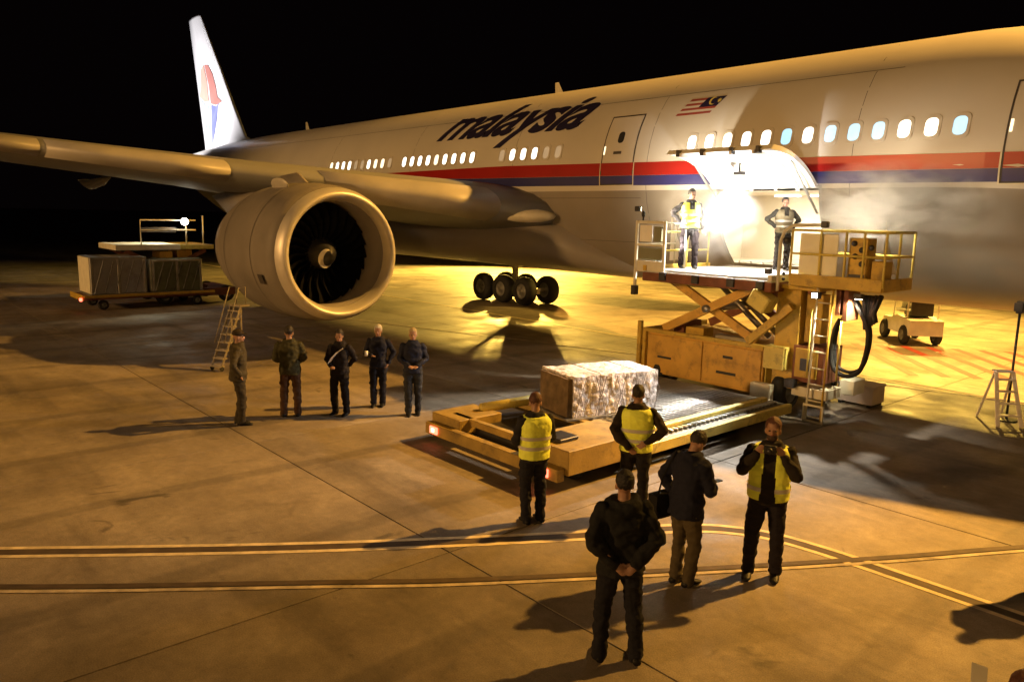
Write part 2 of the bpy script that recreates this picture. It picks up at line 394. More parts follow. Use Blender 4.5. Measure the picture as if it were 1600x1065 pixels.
# lettering
def lettering(txt, x0, x1, zb, shear, hgt, name):
    cu = bpy.data.curves.new('lettering', 'FONT'); cu.body = txt; cu.size = 1; cu.offset = .028; cu.resolution_u = 4
    cu.space_character = .94
    t = bpy.data.objects.new('t', cu); C.objects.link(t); dg = bpy.context.evaluated_depsgraph_get()
    me = bpy.data.meshes.new_from_object(t.evaluated_get(dg)); bpy.data.objects.remove(t)
    bm = B(); bm.from_mesh(me)
    xs = [w.co.x for w in bm.verts]; mn, mxx = min(xs), max(xs)
    for k in range(-4, 12):
        bmesh.ops.bisect_plane(bm, geom=list(bm.verts)+list(bm.edges)+list(bm.faces), plane_co=(0, k*.1, 0), plane_no=(0, 1, 0))
    for w in bm.verts:
        s = (w.co.x-mn)/(mxx-mn); tt = w.co.y*hgt
        base = zb[0]*(1-s)+zb[1]*s
        c, h, ry, th = zarc(-20, base, tt)
        w.co = Vector((x0+(x1-x0)*s+tt*shear, -(ry+.006)*math.cos(th), c+(h+.006)*math.sin(th)))
    ob(name, bm, INK, air)
lettering('malaysia', -26.2, -18.95, (6.70, 6.68), .85, 1.98, 'lettering')
# flag painted on the skin: stripes, blue canton, crescent
def flagq(s0, s1, t0, t1):
    def P(s, t): return (-15.3+1.08*s+.30*t-.0, 6.72+.44*t)
    return (P(s0, t0), P(s1, t0), P(s1, t1), P(s0, t1))
for k in range(7):
    bm = B(); sgrid(bm, flagq(0, 1, k/7, (k+1)/7), .006, 6, 1)
    ob('flag_stripe', bm, mat('flag_red', (.34, .07, .055), .45) if k % 2 == 0 else WHITE, air)
bm = B(); sgrid(bm, flagq(.48, 1, .42, 1), .009, 4, 3); ob('flag_canton', bm, INK, air)
bm = B(); cx, cz = -14.28, 7.05
pts = [(cx+.11*math.cos(a), cz+.11*math.sin(a)) for a in [math.radians(40+280*k/12) for k in range(13)]]
pin = [(cx+.035+.085*math.cos(a), cz+.085*math.sin(a)) for a in [math.radians(45+270*k/12) for k in range(13)]]
for k in range(12):
    bm.faces.new([bm.verts.new(sp(q[0], q[1], .012)) for q in (pts[k], pts[k+1], pin[k+1], pin[k])])
st = []
for k in range(16):
    a = PI*k/8; rr = .075 if k % 2 == 0 else .035; st.append(bm.verts.new(sp(cx+.2+rr*math.cos(a), cz+rr*math.sin(a), .012)))
bm.faces.new(st); ob('flag_crescent', bm, YELB, air)
# skin joints, antennas
for X in (-10.2, -15.9, -21.5, -27.5, -34):
    bm = B(); sgrid(bm, ((X, 3.2), (X+.012, 3.2), (X+.012, 8.05), (X, 8.05)), .003, 1, 12); ob('skin_joint', bm, SEAM, air)
for z in (7.35, 4.55, 3.3):
    bm = B()
    for k in range(28):
        a_, b_ = -46+k*1.3, -46+(k+1)*1.3
        if a_ < -9.6 and not (b_ > OX0-1.4 and a_ < OX1+1.2 and z < 5): sgrid(bm, ((a_, z), (b_, z), (b_, z+.010), (a_, z+.010)), .003, 1, 1)
    ob('lap_joint', bm, SEAM, air)
for X, hh in ((-22.5, .45), (-42, .5)):
    bm = B(); loft(bm, [[(X-.22, -.02, 8.27), (X, -.03, 8.27), (X+.2, 0, 8.27), (X, .03, 8.27)], [(X-.25, -.01, 8.27+hh), (X-.15, -.015, 8.27+hh), (X-.08, 0, 8.27+hh), (X-.15, .015, 8.27+hh)]]); ob('blade_antenna', bm, CREAM, air)
# wings
def airfoil(le, te, y, z, tc, tw=0, n=14, f0=0, f1=1, infl=0):
    c = le-te; P = []
    def th(x): return 5*tc*(.2969*math.sqrt(x)-.126*x-.3516*x*x+.2843*x**3-.1015*x**4)
    def cam_(x): return .06*x*(1-x)
    xs = [f0+(f1-f0)*(1-math.cos(PI*k/n))/2 for k in range(n+1)]
    up = [(le-c*x+(infl if x < .001 else 0), y, z+c*(cam_(x)+th(x))+infl-tw*c*x) for x in xs]
    lo = [(le-c*x+(infl if x < .001 else 0), y, z+c*(cam_(x)-th(x))-infl-tw*c*x) for x in xs[1:-1]] if f1 == 1 else [(le-c*x, y, z+c*(cam_(x)-th(x))-infl-tw*c*x) for x in xs[1:]]
    return [Vector(q) for q in up+lo[::-1]]
def wsec(s, yy):                                        # yy = distance from the centreline
    t = (yy-3.1)/27.3
    le = -19.8-(yy-3.1)*.67; te = -33.6 if yy < 10 else -33.6-(yy-10)*.37
    z = 4.15+.122*(yy-3.1); tc = .125-.03*min(1, max(0, t)*2)
    return le, te, s*yy, z, tc
for s in (-1, 1):
    bm = B(); loft(bm, [airfoil(*wsec(s, yy)[:4], wsec(s, yy)[4], .012) for yy in (2.3, 5, 7.5, 10, 14, 18, 22, 26, 30.4)]); wg = ob('wing', bm, WINGM, air, True)
    for ya, yb in ((4.3, 8.7), (11.0, 15.2), (15.35, 19.6), (19.75, 24), (24.15, 28.4)):
        bm = B(); R = []
        for k in range(4):
            yy = ya+(yb-ya)*k/3; le, te, y, z, tc = wsec(s, yy); R.append(airfoil(le, te, y, z, tc, .012, 8, 0, .06, .02))
        loft(bm, R); ob('slat', bm, mat('slat_paint', (.50, .47, .43), .5, .1, .15, 1), wg, True)
    for yy, L_ in ((12.6, 4.6), (17.0, 3.8), (21.5, 3.0)):
        le, te, y, z, tc = wsec(s, yy)
        bm = B(); tube(bm, [(te+L_*.6, y, z-.30), (te+L_*.35, y, z-.42), (te, y, z-.5), (te-L_*.2, y, z-.42), (te-L_*.4, y, z-.3)], [.02, .15, .19, .13, .02], 12); ob('flap_track_fairing', bm, WINGM, wg, True)
    bm = B(); ell(bm, (-20.3, s*3.45, 4.0), (.95, .32, .22), Matrix.Rotation(-s*.5, 3, 'Z')); ob('root_fairing_highlight', bm, CREAM, wg, True)  # pale ellipsoid: the lit wing-root glove put into shape and colour
    # engine
    ex, ey, ez = -20.8, s*9.7, 2.85
    en = bpy.data.objects.new('engine', None); C.objects.link(en); en.parent = air; en.location = (ex, ey, ez)
    bm = B(); lathe(bm, [(-.32, 1.80), (-.8, 1.88), (-1.6, 1.945), (-2.6, 1.95), (-3.6, 1.88), (-4.6, 1.68), (-5.4, 1.45), (-5.4, 1.38), (-3.6, 1.5), (-1.6, 1.45), (-.32, 1.46)], n=56, close=True); ob('nacelle', bm, NACELLE, en, True)
    bm = B(); lathe(bm, [(-.33, 1.805), (-.18, 1.765), (-.06, 1.70), (0, 1.635), (-.03, 1.57), (-.12, 1.51), (-.33, 1.455)], n=56); ob('intake_lip', bm, METAL, en, True)
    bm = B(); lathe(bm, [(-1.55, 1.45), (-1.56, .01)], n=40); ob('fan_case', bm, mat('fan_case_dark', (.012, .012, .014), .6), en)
    bmf = B(); R = []
    for k in range(6):
        rr = .42+(1.42-.42)*k/5; tw = .5+.55*k/5; ch = .17+.03*k
        R.append([Vector((-1.3+dx*math.cos(tw), rr*math.sin(dx*math.sin(tw)/rr+.1*math.sin(k)), rr*math.cos(dx*math.sin(tw)/rr))) for dx in (-ch, 0, ch)])
    for a, b in zip(R, R[1:]):
        A_ = [bmf.verts.new(q) for q in a]; B_ = [bmf.verts.new(q) for q in b]
        for i in (0, 1): bmf.faces.new((A_[i], A_[i+1], B_[i+1], B_[i]))
    bmesh.ops.remove_doubles(bmf, verts=bmf.verts, dist=.001)
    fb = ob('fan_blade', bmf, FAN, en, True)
    for k in range(1, 24):
        o = ob('fan_blade', None, None, en, mesh=fb.data); o.rotation_euler = (2*PI*k/24, 0, 0)
    bm = B(); lathe(bm, [(-1.45, .47), (-1.2, .44), (-.95, .33), (-.75, .17), (-.66, .01)], n=28); ob('spinner', bm, mat('spinner_dark', (.02, .02, .022), .45, 0), en, True)
    bm = B(); pr = []
    for k in range(17):
        t = k/16; a = math.radians(120+190*t); rr = .12+.30*t**.8; x = -.69-.52*t**1.6+.05; w = .015+.065*math.sin(PI*t)
        pr.append((bm.verts.new((x+.02, (rr-w)*math.cos(a), (rr-w)*math.sin(a))), bm.verts.new((x-.03, (rr+w)*math.cos(a), (rr+w)*math.sin(a)))))
    for (a, b), (c, d) in zip(pr, pr[1:]): bm.faces.new((a, b, d, c))
    ob('spinner_swirl', bm, WHITE, en, True)
    bm = B(); lathe(bm, [(-4.2, 1.15), (-5.6, 1.05), (-6.8, .72), (-6.8, .6), (-5.6, .5)], n=32); lathe(bm, [(-6.2, .5), (-7.2, .34), (-7.9, .05)], n=24); ob('exhaust_cone', bm, DARKM, en, True)
    bm = B(); loft(bm, [[(-1.9, -.04, 1.9), (-1.9, .04, 1.9), (-5.6, .2, 1.0), (-7.6, .05, .9), (-7.6, -.05, .9), (-5.6, -.2, 1.0)], [(-2.6, -.05, 2.25), (-2.6, .05, 2.25), (-5.6, .22, 2.0), (-9.2, .08, 1.6), (-9.2, -.08, 1.6), (-5.6, -.22, 2.0)]]); ob('pylon', bm, NACELLE, en, True)
    for X in (-1.55, -3.5):
        bm = B(); rr_ = 1.953 if X == -1.55 else 1.905
        lathe(bm, [(X, rr_), (X-.02, rr_)], n=56); ob('cowl_seam', bm, SEAM, en)
    bm = B(); 
    for (x0, a0_, x1, a1_) in ((-1.0, 196, -1.3, 204),):
        q = [(x, 1.955*math.cos(math.radians(a)), 1.955*math.sin(math.radians(a))) for x, a in ((x0, a0_), (x1, a0_), (x1, a1_), (x0, a1_))]
        bm.faces.new([bm.verts.new(p) for p in q])
    ob('cowl_vent', bm, SEAM, en)
    if s < 0:
        bm = B(); ell(bm, (-2.2, -.75, 1.87), (.55, .05, .2), Matrix.Rotation(.35, 3, 'X')); ob('nacelle_strake', bm, METAL, en, True)
    # main gear
    ge = bpy.data.objects.new('main_gear', None); C.objects.link(ge); ge.parent = air; ge.location = (-29.0, 3.8, 0) if s > 0 else (-31.6, -5.5, 0)
    bm = B(); tube(bm, [(0, 0, .6), (0, 0, 2.0)], .15, 12); tube(bm, [(0, 0, 1.8), (0, -s*.2, 3.7)], .23, 12); tube(bm, [(0, 0, 1.9), (1.6, -s*.3, 3.4)], .09); tube(bm, [(0, 0, 1.6), (-1.2, -s*.5, 3.3)], .08); tube(bm, [(.1, 0, 1.5), (0, -s*2.2, 3.1)], .09); ob('strut', bm, mat('gear_white', (.5, .5, .48), .4, .2, .2, 4), ge, True)
    bm = B(); bar(bm, (-1.6, 0, .62), (1.6, 0, .62), .22, .26)
    for X in (-1.45, 0, 1.45): tube(bm, [(X, -.9, .66), (X, .9, .66)], .08)
    ob('bogie_beam', bm, STEEL, ge)
    bm = B(); box(bm, -.9, 1.0, -s*-.55-.03, -s*-.55+.03, 1.75, 3.4, .02); ob('gear_door', bm, BELLY, ge)
    tyre = rim_ = None
    for X in (-1.45, 0, 1.45):
        for y in (-.7, .7):
            bm = B(); w = .24
            lathe(bm, [(-w, .34), (-w, .52), (-w*.75, .61), (-w*.3, .645), (w*.3, .645), (w*.75, .61), (w, .52), (w, .34)], axis='y', n=28)
            ty = ob('wheel', bm, RUBBER, ge, True, (X, y, .645))
            bm = B(); lathe(bm, [(-.2, .345), (-.14, .3), (-.16, .12), (-.22, .1), (-.22, .01)], axis='y', n=20); lathe(bm, [(.2, .345), (.14, .3), (.16, .12), (.22, .1), (.22, .01)], axis='y', n=20); ob('rim', bm, RIM, ty, True)
# nose gear
ge = bpy.data.objects.new('nose_gear', None); C.objects.link(ge); ge.parent = air; ge.location = (-5.9, 0, 0)
bm = B(); tube(bm, [(0, 0, .55), (0, 0, 2.6)], .12, 12); tube(bm, [(0, 0, 1.7), (1.2, 0, 2.9)], .06); tube(bm, [(0, -.4, .53), (0, .4, .53)], .06); ob('strut', bm, MATS['gear_white'], ge, True)
for y in (-.32, .32):
    bm = B(); w = .19; lathe(bm, [(-w, .28), (-w, .43), (-w*.6, .52), (w*.6, .52), (w, .43), (w, .28)], axis='y', n=24); ty = ob('wheel', bm, RUBBER, ge, True, (0, y, .53))
    bm = B(); lathe(bm, [(-.13, .285), (-.1, .01)], axis='y', n=16); lathe(bm, [(.13, .285), (.1, .01)], axis='y', n=16); ob('rim', bm, RIM, ty, True)
# belly fairing
bm = B(); R = []
for X, hw, zb, zt in ((-16.5, .6, 2.15, 2.4), (-18, 2.1, 2.1, 3.1), (-19.5, 3.0, 2.12, 4.1), (-21.5, 3.5, 2.15, 4.3), (-25, 3.75, 2.18, 4.3), (-32, 3.75, 2.18, 4.3), (-35, 3.4, 2.2, 4.2), (-38, 2.4, 2.2, 3.6), (-41, .7, 2.3, 2.7)):
    c, h = (zb+zt)/2, (zt-zb)/2
    R.append([(X, hw*math.copysign(abs(math.cos(a))**.75, math.cos(a)), c+h*math.copysign(abs(math.sin(a))**.75, math.sin(a))) for a in [2*PI*k/32 for k in range(32)]])
loft(bm, R); ob('belly_fairing', bm, BELLY, air, True)
# fin and tailplane
def prism_sec(le, te, z, t, y=0, horiz=False):
    c = le-te; P = []
    prof = [(0, 0), (.04, .35), (.15, .8), (.35, 1), (.65, .7), (1, .03)]
    up = [(le-c*x, t*k) for x, k in prof]; lo = [(le-c*x, -t*k) for x, k in prof[1:]][::-1]
    return [Vector((X, y+k, z)) if not horiz else Vector((X, y, z+k)) for X, k in up+lo]
FINM = mat('fin_white_paint', (.74, .73, .72), .35, 0, .06, .5)
bm = B(); loft(bm, [prism_sec(-47.5, -57.4, 7.6, .42), prism_sec(-50.3, -57.5, 8.5, .38), prism_sec(-54.0, -58.6, 13, .24), prism_sec(-57.15, -59.55, 16.75, .12), prism_sec(-57.6, -59.5, 16.95, .05)]); fin = ob('fin', bm, FINM, air, True)
for s in (-1, 1):
    bm = B(); loft(bm, [prism_sec(-55.2, -61.3, 6.6, .28, s*.8, True), prism_sec(-60.6, -62.8, 7.3, .1, s*10.7, True)]); ob('tailplane', bm, BELLY, air, True)
def finpoly(pts, m, nm, off=.012):                      # flat marks on the fin side
    bm = B(); P = []
    for X, z in pts:
        f = min(1, max(0, (z-8.5)/8.4)); le = -50.3-6.9*f; te = -57.5-2.05*f; t = .38-.26*f
        x = min(.999, max(0, (le-X)/(le-te))); pr_ = [(0, 0), (.04, .35), (.15, .8), (.35, 1), (.65, .7), (1, .03)]; k = next(a[1]+(b[1]-a[1])*(x-a[0])/(b[0]-a[0]) for a, b in zip(pr_, pr_[1:]) if a[0] <= x <= b[0])
        P.append(bm.verts.new((X, -(t*k+off+.02), z)))
    bm.faces.new(P); ob(nm, bm, m, fin)
LR = mat('fin_mark_red', (.46, .19, .16), .4, 0, .15, 1); LB = mat('fin_mark_blue', (.17, .19, .40), .4, 0, .15, 1); LP = mat('fin_mark_pale_blue', (.42, .50, .78), .4, 0, .15, 1); LQ = mat('fin_mark_pale_red', (.70, .36, .28), .4, 0, .15, 1)
finpoly([(-56.4, 13.5), (-55.7, 13.4), (-55.0, 12.8), (-54.4, 11.9), (-54.1, 11.2), (-53.4, 10.85), (-54.3, 10.7), (-55.4, 10.9), (-55.6, 12.0)], LR, 'logo_red_wing')
finpoly([(-57.2, 13.3), (-56.6, 13.5), (-56.0, 12.4), (-55.8, 11.1), (-56.6, 11.1), (-57.9, 11.6), (-57.4, 12.2)], LQ, 'logo_pale_wing')
finpoly([(-55.3, 10.8), (-54.3, 10.6), (-53.9, 10.8), (-54.3, 9.8), (-54.9, 8.9), (-55.5, 8.2), (-55.4, 9.4)], LB, 'logo_blue_blade')
finpoly([(-57.5, 11.3), (-56.6, 10.9), (-55.8, 10.8), (-55.9, 9.4), (-56.4, 8.8), (-56.5, 9.7), (-57.0, 9.2), (-57.1, 10.3)], LP, 'logo_pale_blade')
# cargo hold interior (open towards the door)
bm = B()
def quad(bm, *p): bm.faces.new([bm.verts.new(q) for q in p])
yi, yo = .6, -2.0
x0, x1 = OX0-1.5, OX1+1.5
quad(bm, (x0, yo, OZ0-.02), (x1, yo, OZ0-.02), (x1, yi, OZ0-.02), (x0, yi, OZ0-.02))
quad(bm, (x0, -2.95, 4.72), (x0, yi, 4.72), (x1, yi, 4.72), (x1, -2.95, 4.72))
quad(bm, (x0, yi, OZ0-.02), (x1, yi, OZ0-.02), (x1, yi, 4.72), (x0, yi, 4.72))
quad(bm, (x0, -2.9, OZ0-.02), (x0, yi, OZ0-.02), (x0, yi, 4.72), (x0, -2.9, 4.72)); quad(bm, (x1, -2.9, OZ0-.02), (x1, -2.9, 4.72), (x1, yi, 4.72), (x1, yi, OZ0-.02))
hold = ob('cargo_hold', bm, HOLDW, air)
for X in (-13.2, -12.2, -11.2):
    bm = B(); box(bm, X-.35, X+.35, -.4, -.25, 4.66, 4.70); ob('hold_light', bm, STRIP, hold)
bm = B()
for k in range(8): tube(bm, [(OX0+.1+k*.35, -2.0, OZ0+.02), (OX0+.1+k*.35, .4, OZ0+.02)], .03, 6)
ob('floor_track', bm, STEEL, hold)
bm = B(); y_, g = .03, .07                                 # doorway frame
for q in (((OX0-g, OZ0-g), (OX1+g, OZ0-g), (OX1+g, OZ0), (OX0-g, OZ0)), ((OX0-g, OZ1), (OX1+g, OZ1), (OX1+g, OZ1+g), (OX0-g, OZ1+g)), ((OX0-g, OZ0), (OX0, OZ0), (OX0, OZ1), (OX0-g, OZ1)), ((OX1, OZ0), (OX1+g, OZ0), (OX1+g, OZ1), (OX1, OZ1))):
    sgrid(bm, q, .008, 4, 6)
ob('cargo_doorway_frame', bm, STEEL, air)
# raised cargo door, hinged at its top
hy, hz = sp(-12, OZ1).y, OZ1+.04
rotm = Matrix.Rotation(math.radians(-139), 3, 'X')
def dpt(X, z, off):
    q = sp(X, z, off); return Vector((X, hy-.04, hz))+rotm@(q-Vector((X, hy, hz)))
bm = B(); G = {}
for lay, off in (('o', 0), ('i', -.10)):
    for i in range(9):
        for j in range(9):
            G[lay, i, j] = bm.verts.new(dpt(OX0+(OX1-OX0)*i/8, OZ0+(OZ1-OZ0)*j/8, off))
for lay in 'oi':
    for i in range(8):
        for j in range(8): f = bm.faces.new((G[lay, i, j], G[lay, i+1, j], G[lay, i+1, j+1], G[lay, i, j+1])); f.material_index = 0 if lay == 'o' else 1
for i in range(8):
    for j in (0, 8): bm.faces.new((G['o', i, j], G['o', i+1, j], G['i', i+1, j], G['i', i, j])).material_index = 1
    for j in (0, 8): bm.faces.new((G['o', j, i], G['o', j, i+1], G['i', j, i+1], G['i', j, i])).material_index = 1
bmesh.ops.recalc_face_normals(bm, faces=bm.faces)
DOORIN = mat('door_inner_liner', (.84, .83, .80), .5, 0, .08, 2)
cd = ob('cargo_door', bm, [BELLY, DOORIN], air)
for X in (OX0+.45, OX0+1.1, OX0+1.75, OX0+2.3):
    bm = B()
    for j in range(8):
        a, b = dpt(X, OZ0+(OZ1-OZ0)*j/8, -.14), dpt(X, OZ0+(OZ1-OZ0)*(j+1)/8, -.14); bar(bm, a, b, .06, .08)
    ob('door_rib', bm, DOORIN, cd)
for X in (OX0+.35, OX0+1.0, OX0+1.75, OX0+2.4):
    q = dpt(X, OZ0+.02, -.08); bm = B(); box(bm, X-.05, X+.05, q.y-.09, q.y+.03, q.z-.09, q.z+.06, .01); ob('door_latch', bm, DARKM, cd)
bm = B(); box(bm, -12.32, -12.08, -4.36, -4.24, 5.03, 5.10); tube(bm, [(-12.2, -4.3, 5.09), (-12.2, -4.3, 5.30)], .02, 6); ob('door_light', bm, DARKM, cd)
for X in (OX0+.1, OX1-.1):
    bm = B(); tube(bm, [(X, -2.85, 4.2), dpt(X, 3.7, -.12)], .03, 8); ob('door_actuator', bm, STEEL, cd)

# ---------------------------------------------------------------- common small builders
def wheel(parent, x, y, rad, w, name='wheel', axis='x'):
    bm = B(); h = w/2
    pr = [(-h, rad*.55), (-h, rad*.82), (-h*.7, rad*.96), (-h*.3, rad), (h*.3, rad), (h*.7, rad*.96), (h, rad*.82), (h, rad*.55)]
    lathe(bm, pr, axis=axis, n=24); t = ob(name, bm, RUBBER, parent, True, (x, y, rad))
    bm = B()
    for s in (-1, 1): lathe(bm, [(s*h*.9, rad*.56), (s*h*.6, rad*.5), (s*h*.5, rad*.2), (s*h*.9, rad*.15), (s*h*.9, .005)], axis=axis, n=16)
    ob('rim', bm, RIM, t, True); return t
def part(name, parent, m, *boxes, bev=.01, smooth=False):
    bm = B()
    for b in boxes: box(bm, *b)
    if bev: bmesh.ops.bevel(bm, geom=list(bm.edges), offset=bev, segments=1, affect='EDGES')
    return ob(name, bm, m, parent, smooth)
def pipes(name, parent, m, rad, *paths, n=8):
    bm = B()
    for p in paths: tube(bm, p, rad, n)
    return ob(name, bm, m, parent, True)

# ---------------------------------------------------------------- cargo loader at the door
ld = thing('cargo_loader', 'tall yellow scissor-lift cargo loader raised to the open cargo door under two men', 'cargo loader', (-12.2, -5.4, 0))
def lp(*b): return (b[0]+12.2, b[1]+12.2, b[2]+5.4, b[3]+5.4, b[4], b[5])
def lq(x, y, z): return (x+12.2, y+5.4, z)
part('chassis', ld, ORG, lp(-13.75, -10.62, -5.36, -2.9, .32, 1.30))
part('side_panel', ld, ORG, lp(-13.72, -12.16, -5.40, -5.362, .36, 1.26)); part('side_panel', ld, ORG, lp(-12.12, -10.66, -5.40, -5.362, .36, 1.26))
part('end_panel', ld, YELB, lp(-10.618, -10.585, -5.3, -4.2, .34, 1.26)); part('end_panel', ld, YELB, lp(-10.618, -10.585, -4.16, -2.95, .34, 1.26))
part('bumper', ld, CREAM, lp(-10.75, -10.3, -5.62, -5.42, .08, .62)); part('tool_slot', ld, DARKM, lp(-11.75, -11.25, -5.408, -5.401, .62, .68), bev=0); part('tool_slot', ld, DARKM, lp(-11.6, -11.35, -5.408, -5.401, .98, 1.04), bev=0); part('tool_slot', ld, DARKM, lp(-13.4, -13.0, -5.408, -5.401, .72, .77), bev=0)
part('top_rail', ld, YEL, lp(-13.8, -10.6, -5.46, -5.34, 1.31, 1.40)); part('top_rail', ld, YEL, lp(-13.86, -13.76, -5.44, -2.9, .3, 1.40)); part('top_rail', ld, YEL, lp(-10.6, -10.5, -5.3, -2.9, 1.31, 1.40))
part('corner_post', ld, YEL, lp(-13.98, -13.87, -5.5, -5.39, .1, 1.55))
part('pump_unit', ld, RUST, lp(-13.2, -12.9, -5.1, -4.4, 1.30, 1.62)); part('pump_unit', ld, STEEL, lp(-12.0, -11.1, -5.15, -4.9, 1.30, 1.44)); part('pump_unit', ld, YEL, lp(-12.85, -12.35, -5.1, -4.7, 1.30, 1.52))
for y in (-5.2, -3.3):                                       # two scissor pairs
    for a, b in (((-13.35, 1.42), (-10.95, 2.62)), ((-13.35, 2.62), (-10.95, 1.42))):
        bm = B(); bar(bm, lq(a[0], y+(.07 if a[1] > 2 else -.07), a[1]), lq(b[0], y+(.07 if a[1] > 2 else -.07), b[1]), .10, .19); ob('scissor_arm', bm, ORG if y < -5 else RUST, ld)
bm = B(); tube(bm, [lq(-12.15, -5.4, 2.02), lq(-12.15, -3.1, 2.02)], .09, 12); ob('scissor_pivot', bm, STEEL, ld, True)
pipes('lift_cylinder', ld, STEEL, .07, [lq(-11.2, -4.2, 1.4), lq(-12.6, -4.2, 2.5)]); pipes('lift_cylinder', ld, STEEL, .07, [lq(-11.2, -3.8, 1.4), lq(-12.6, -3.8, 2.5)])
# the raised deck
DX0, DX1, DY0, DY1 = -13.7, -10.35, -5.75, -3.16
part('deck_frame', ld, RUST, lp(DX0, DX1, DY0, DY0+.12, 2.56, 2.76), lp(DX0, DX1, DY1-.12, DY1, 2.56, 2.76), lp(DX0, DX0+.12, DY0+.13, DY1-.13, 2.56, 2.76), lp(DX1-.12, DX1, DY0+.13, DY1-.13, 2.56, 2.76))
part('deck_plate', ld, mat('light_deck', (.55,.54,.52), .5, .2, .25, 3), lp(DX0+.02, DX1-.02, DY0+.02, DY1-.02, 2.762, 2.79), bev=0)
rm = None
for k in range(22):
    y = DY0+.12+k*.113
    if rm is None:
        bm = B(); tube(bm, [(.18, 0, 0), (DX1-DX0-.18, 0, 0)], .028, 8); rm = ob('roller', bm, mat('bright_roller', (.66, .64, .61), .45, .2, .15, 3), ld, True); rm.location = (DX0+12.2, y+5.4, 2.815)
    else: ob('roller', None, None, ld, loc=(DX0+12.2, y+5.4, 2.815), mesh=rm.data)
part('side_guide', ld, YEL, lp(DX0, DX0+.1, DY0, DY1, 2.79, 2.92)); part('side_guide', ld, CREAM, lp(DX1-.1, DX1, DY0, DY1, 2.79, 2.92))
for X in (-13.1, -12.2, -11.3, -10.6): part('stop_block', ld, DARKM, lp(X-.09, X+.09, DY0-.05, DY0+.02, 2.6, 2.78))
part('bridge_plate', ld, STEEL, lp(-13.4, -11.0, -3.15, -2.55, 2.80, 2.85))
# control stand on the left corner
part('control_stand', ld, CREAM, lp(-14.0, -13.93, -5.72, -5.66, 2.2, 3.95), lp(-13.18, -13.11, -5.72, -5.66, 2.6, 3.95), lp(-13.92, -13.19, -5.72, -5.66, 3.88, 3.95), lp(-13.92, -13.19, -5.72, -5.66, 3.36, 3.42), lp(-13.92, -13.19, -5.72, -5.66, 2.76, 3.02))
part('control_board', ld, mat('white_board', (.85, .83, .78), .5), lp(-13.84, -13.48, -5.75, -5.70, 3.46, 3.85)); part('control_box', ld, mat('olive_box', (.20, .20, .12), .6), lp(-13.43, -13.22, -5.74, -5.66, 3.48, 3.82))
part('mesh_panel', ld, mat('olive_box', (.2, .2, .12), .6), lp(-13.90, -13.21, -5.70, -5.68, 3.05, 3.33)); bm = B(); ell(bm, lq(-13.80, -5.69, 4.1), (.05, .05, .08)); tube(bm, [lq(-13.80, -5.69, 3.95), lq(-13.80, -5.69, 4.05)], .02); ob('beacon', bm, DARKM, ld, True)
part('stand_foot', ld, DARKM, lp(-14.03, -13.9, -5.76, -5.62, 2.2, 2.42)); pipes('control_rail', ld, CREAM, .022, [lq(-13.14, -5.65, 3.9), lq(-13.14, -4.9, 3.9), lq(-13.14, -4.9, 2.8)], [lq(-13.96, -5.65, 3.9), lq(-13.96, -4.2, 3.9), lq(-13.96, -4.2, 2.8)], [lq(-13.96, -5.65, 3.4), lq(-13.96, -4.2, 3.4)])
for (xa, ya, za) in ((-13.95, -5.72, 4.22), (-10.55, -5.56, 2.98), (-13.45, -5.46, 2.98)):  # last two housings are added to carry the door fill spots
    bm = B(); box(bm, *lp(xa-.07, xa+.07, ya-.05, ya+.05, za-.06, za+.06)); bmesh.ops.bevel(bm, geom=list(bm.edges), offset=.015, segments=1, affect='EDGES'); wl = ob('work_lamp', bm, DARKM, ld); part('lens', wl, LENS, lp(xa-.055, xa+.055, ya+.053, ya+.058, za-.045, za+.045), bev=0)
# far guard rail beside the fuselage
pipes('guard_rail', ld, YELB, .025, [lq(-13.6, -3.3, 2.8), lq(-13.6, -3.3, 3.7), lq(-13.6, -5.0, 3.7)], [lq(-13.6, -3.3, 3.25), lq(-13.6, -5.0, 3.25)], [lq(-13.6, -4.2, 2.8), lq(-13.6, -4.2, 3.7)])
# column and machinery on the right
part('column', ld, YEL, lp(-10.48, -9.95, -5.25, -4.75, .55, 2.62)); part('column', ld, YEL, lp(-9.9, -9.55, -5.1, -4.8, 1.55, 2.55)); part('column_cap', ld, YEL, lp(-10.6, -9.5, -5.35, -4.6, 2.63, 2.72))
bm = B(); box(bm, *lp(-10.75, -10.3, -5.95, -5.55, 2.20, 2.56)); bmesh.ops.bevel(bm, geom=list(bm.edges), offset=.03, segments=1, affect='EDGES')
Rm = Matrix.Rotation(.5, 3, 'Y'); cc = Vector(lq(-10.52, -5.75, 2.38))
for w in bm.verts: w.co = cc+Rm@(w.co-cc)
ob('hydraulic_tank', bm, YELB, ld)
bm = B(); bar(bm, lq(-10.95, -5.5, 1.45), lq(-10.0, -5.5, 2.3), .12, .16); ob('stay_arm', bm, YEL, ld)
part('battery_box', ld, YELB, lp(-10.56, -10.1, -5.5, -4.7, .95, 1.42)); part('engine_bay', ld, RUST, lp(-10.0, -9.35, -5.3, -4.5, .75, 1.5)); part('engine_bay', ld, YEL, lp(-9.93, -9.45, -5.34, -5.30, .85, 1.45)); part('filter_unit', ld, DARKM, lp(-9.8, -9.6, -5.38, -5.345, 1.0, 1.25)); part('filter_unit', ld, DARKM, lp(-10.05, -9.85, -5.5, -5.3, .62, .8))
part('fender', ld, CREAM, lp(-9.95, -9.2, -5.35, -4.7, .46, .66)); part('fender', ld, CREAM, lp(-9.3, -9.0, -4.6, -4.1, .5, .8))
wheel(ld, -10.28+12.2, -5.02+5.4, .42, .32); wheel(ld, -13.4+12.2, -3.2+5.4, .42, .32); wheel(ld, -10.28+12.2, -3.3+5.4, .42, .32); wheel(ld, -13.4+12.2, -5.0+5.4, .42, .32)
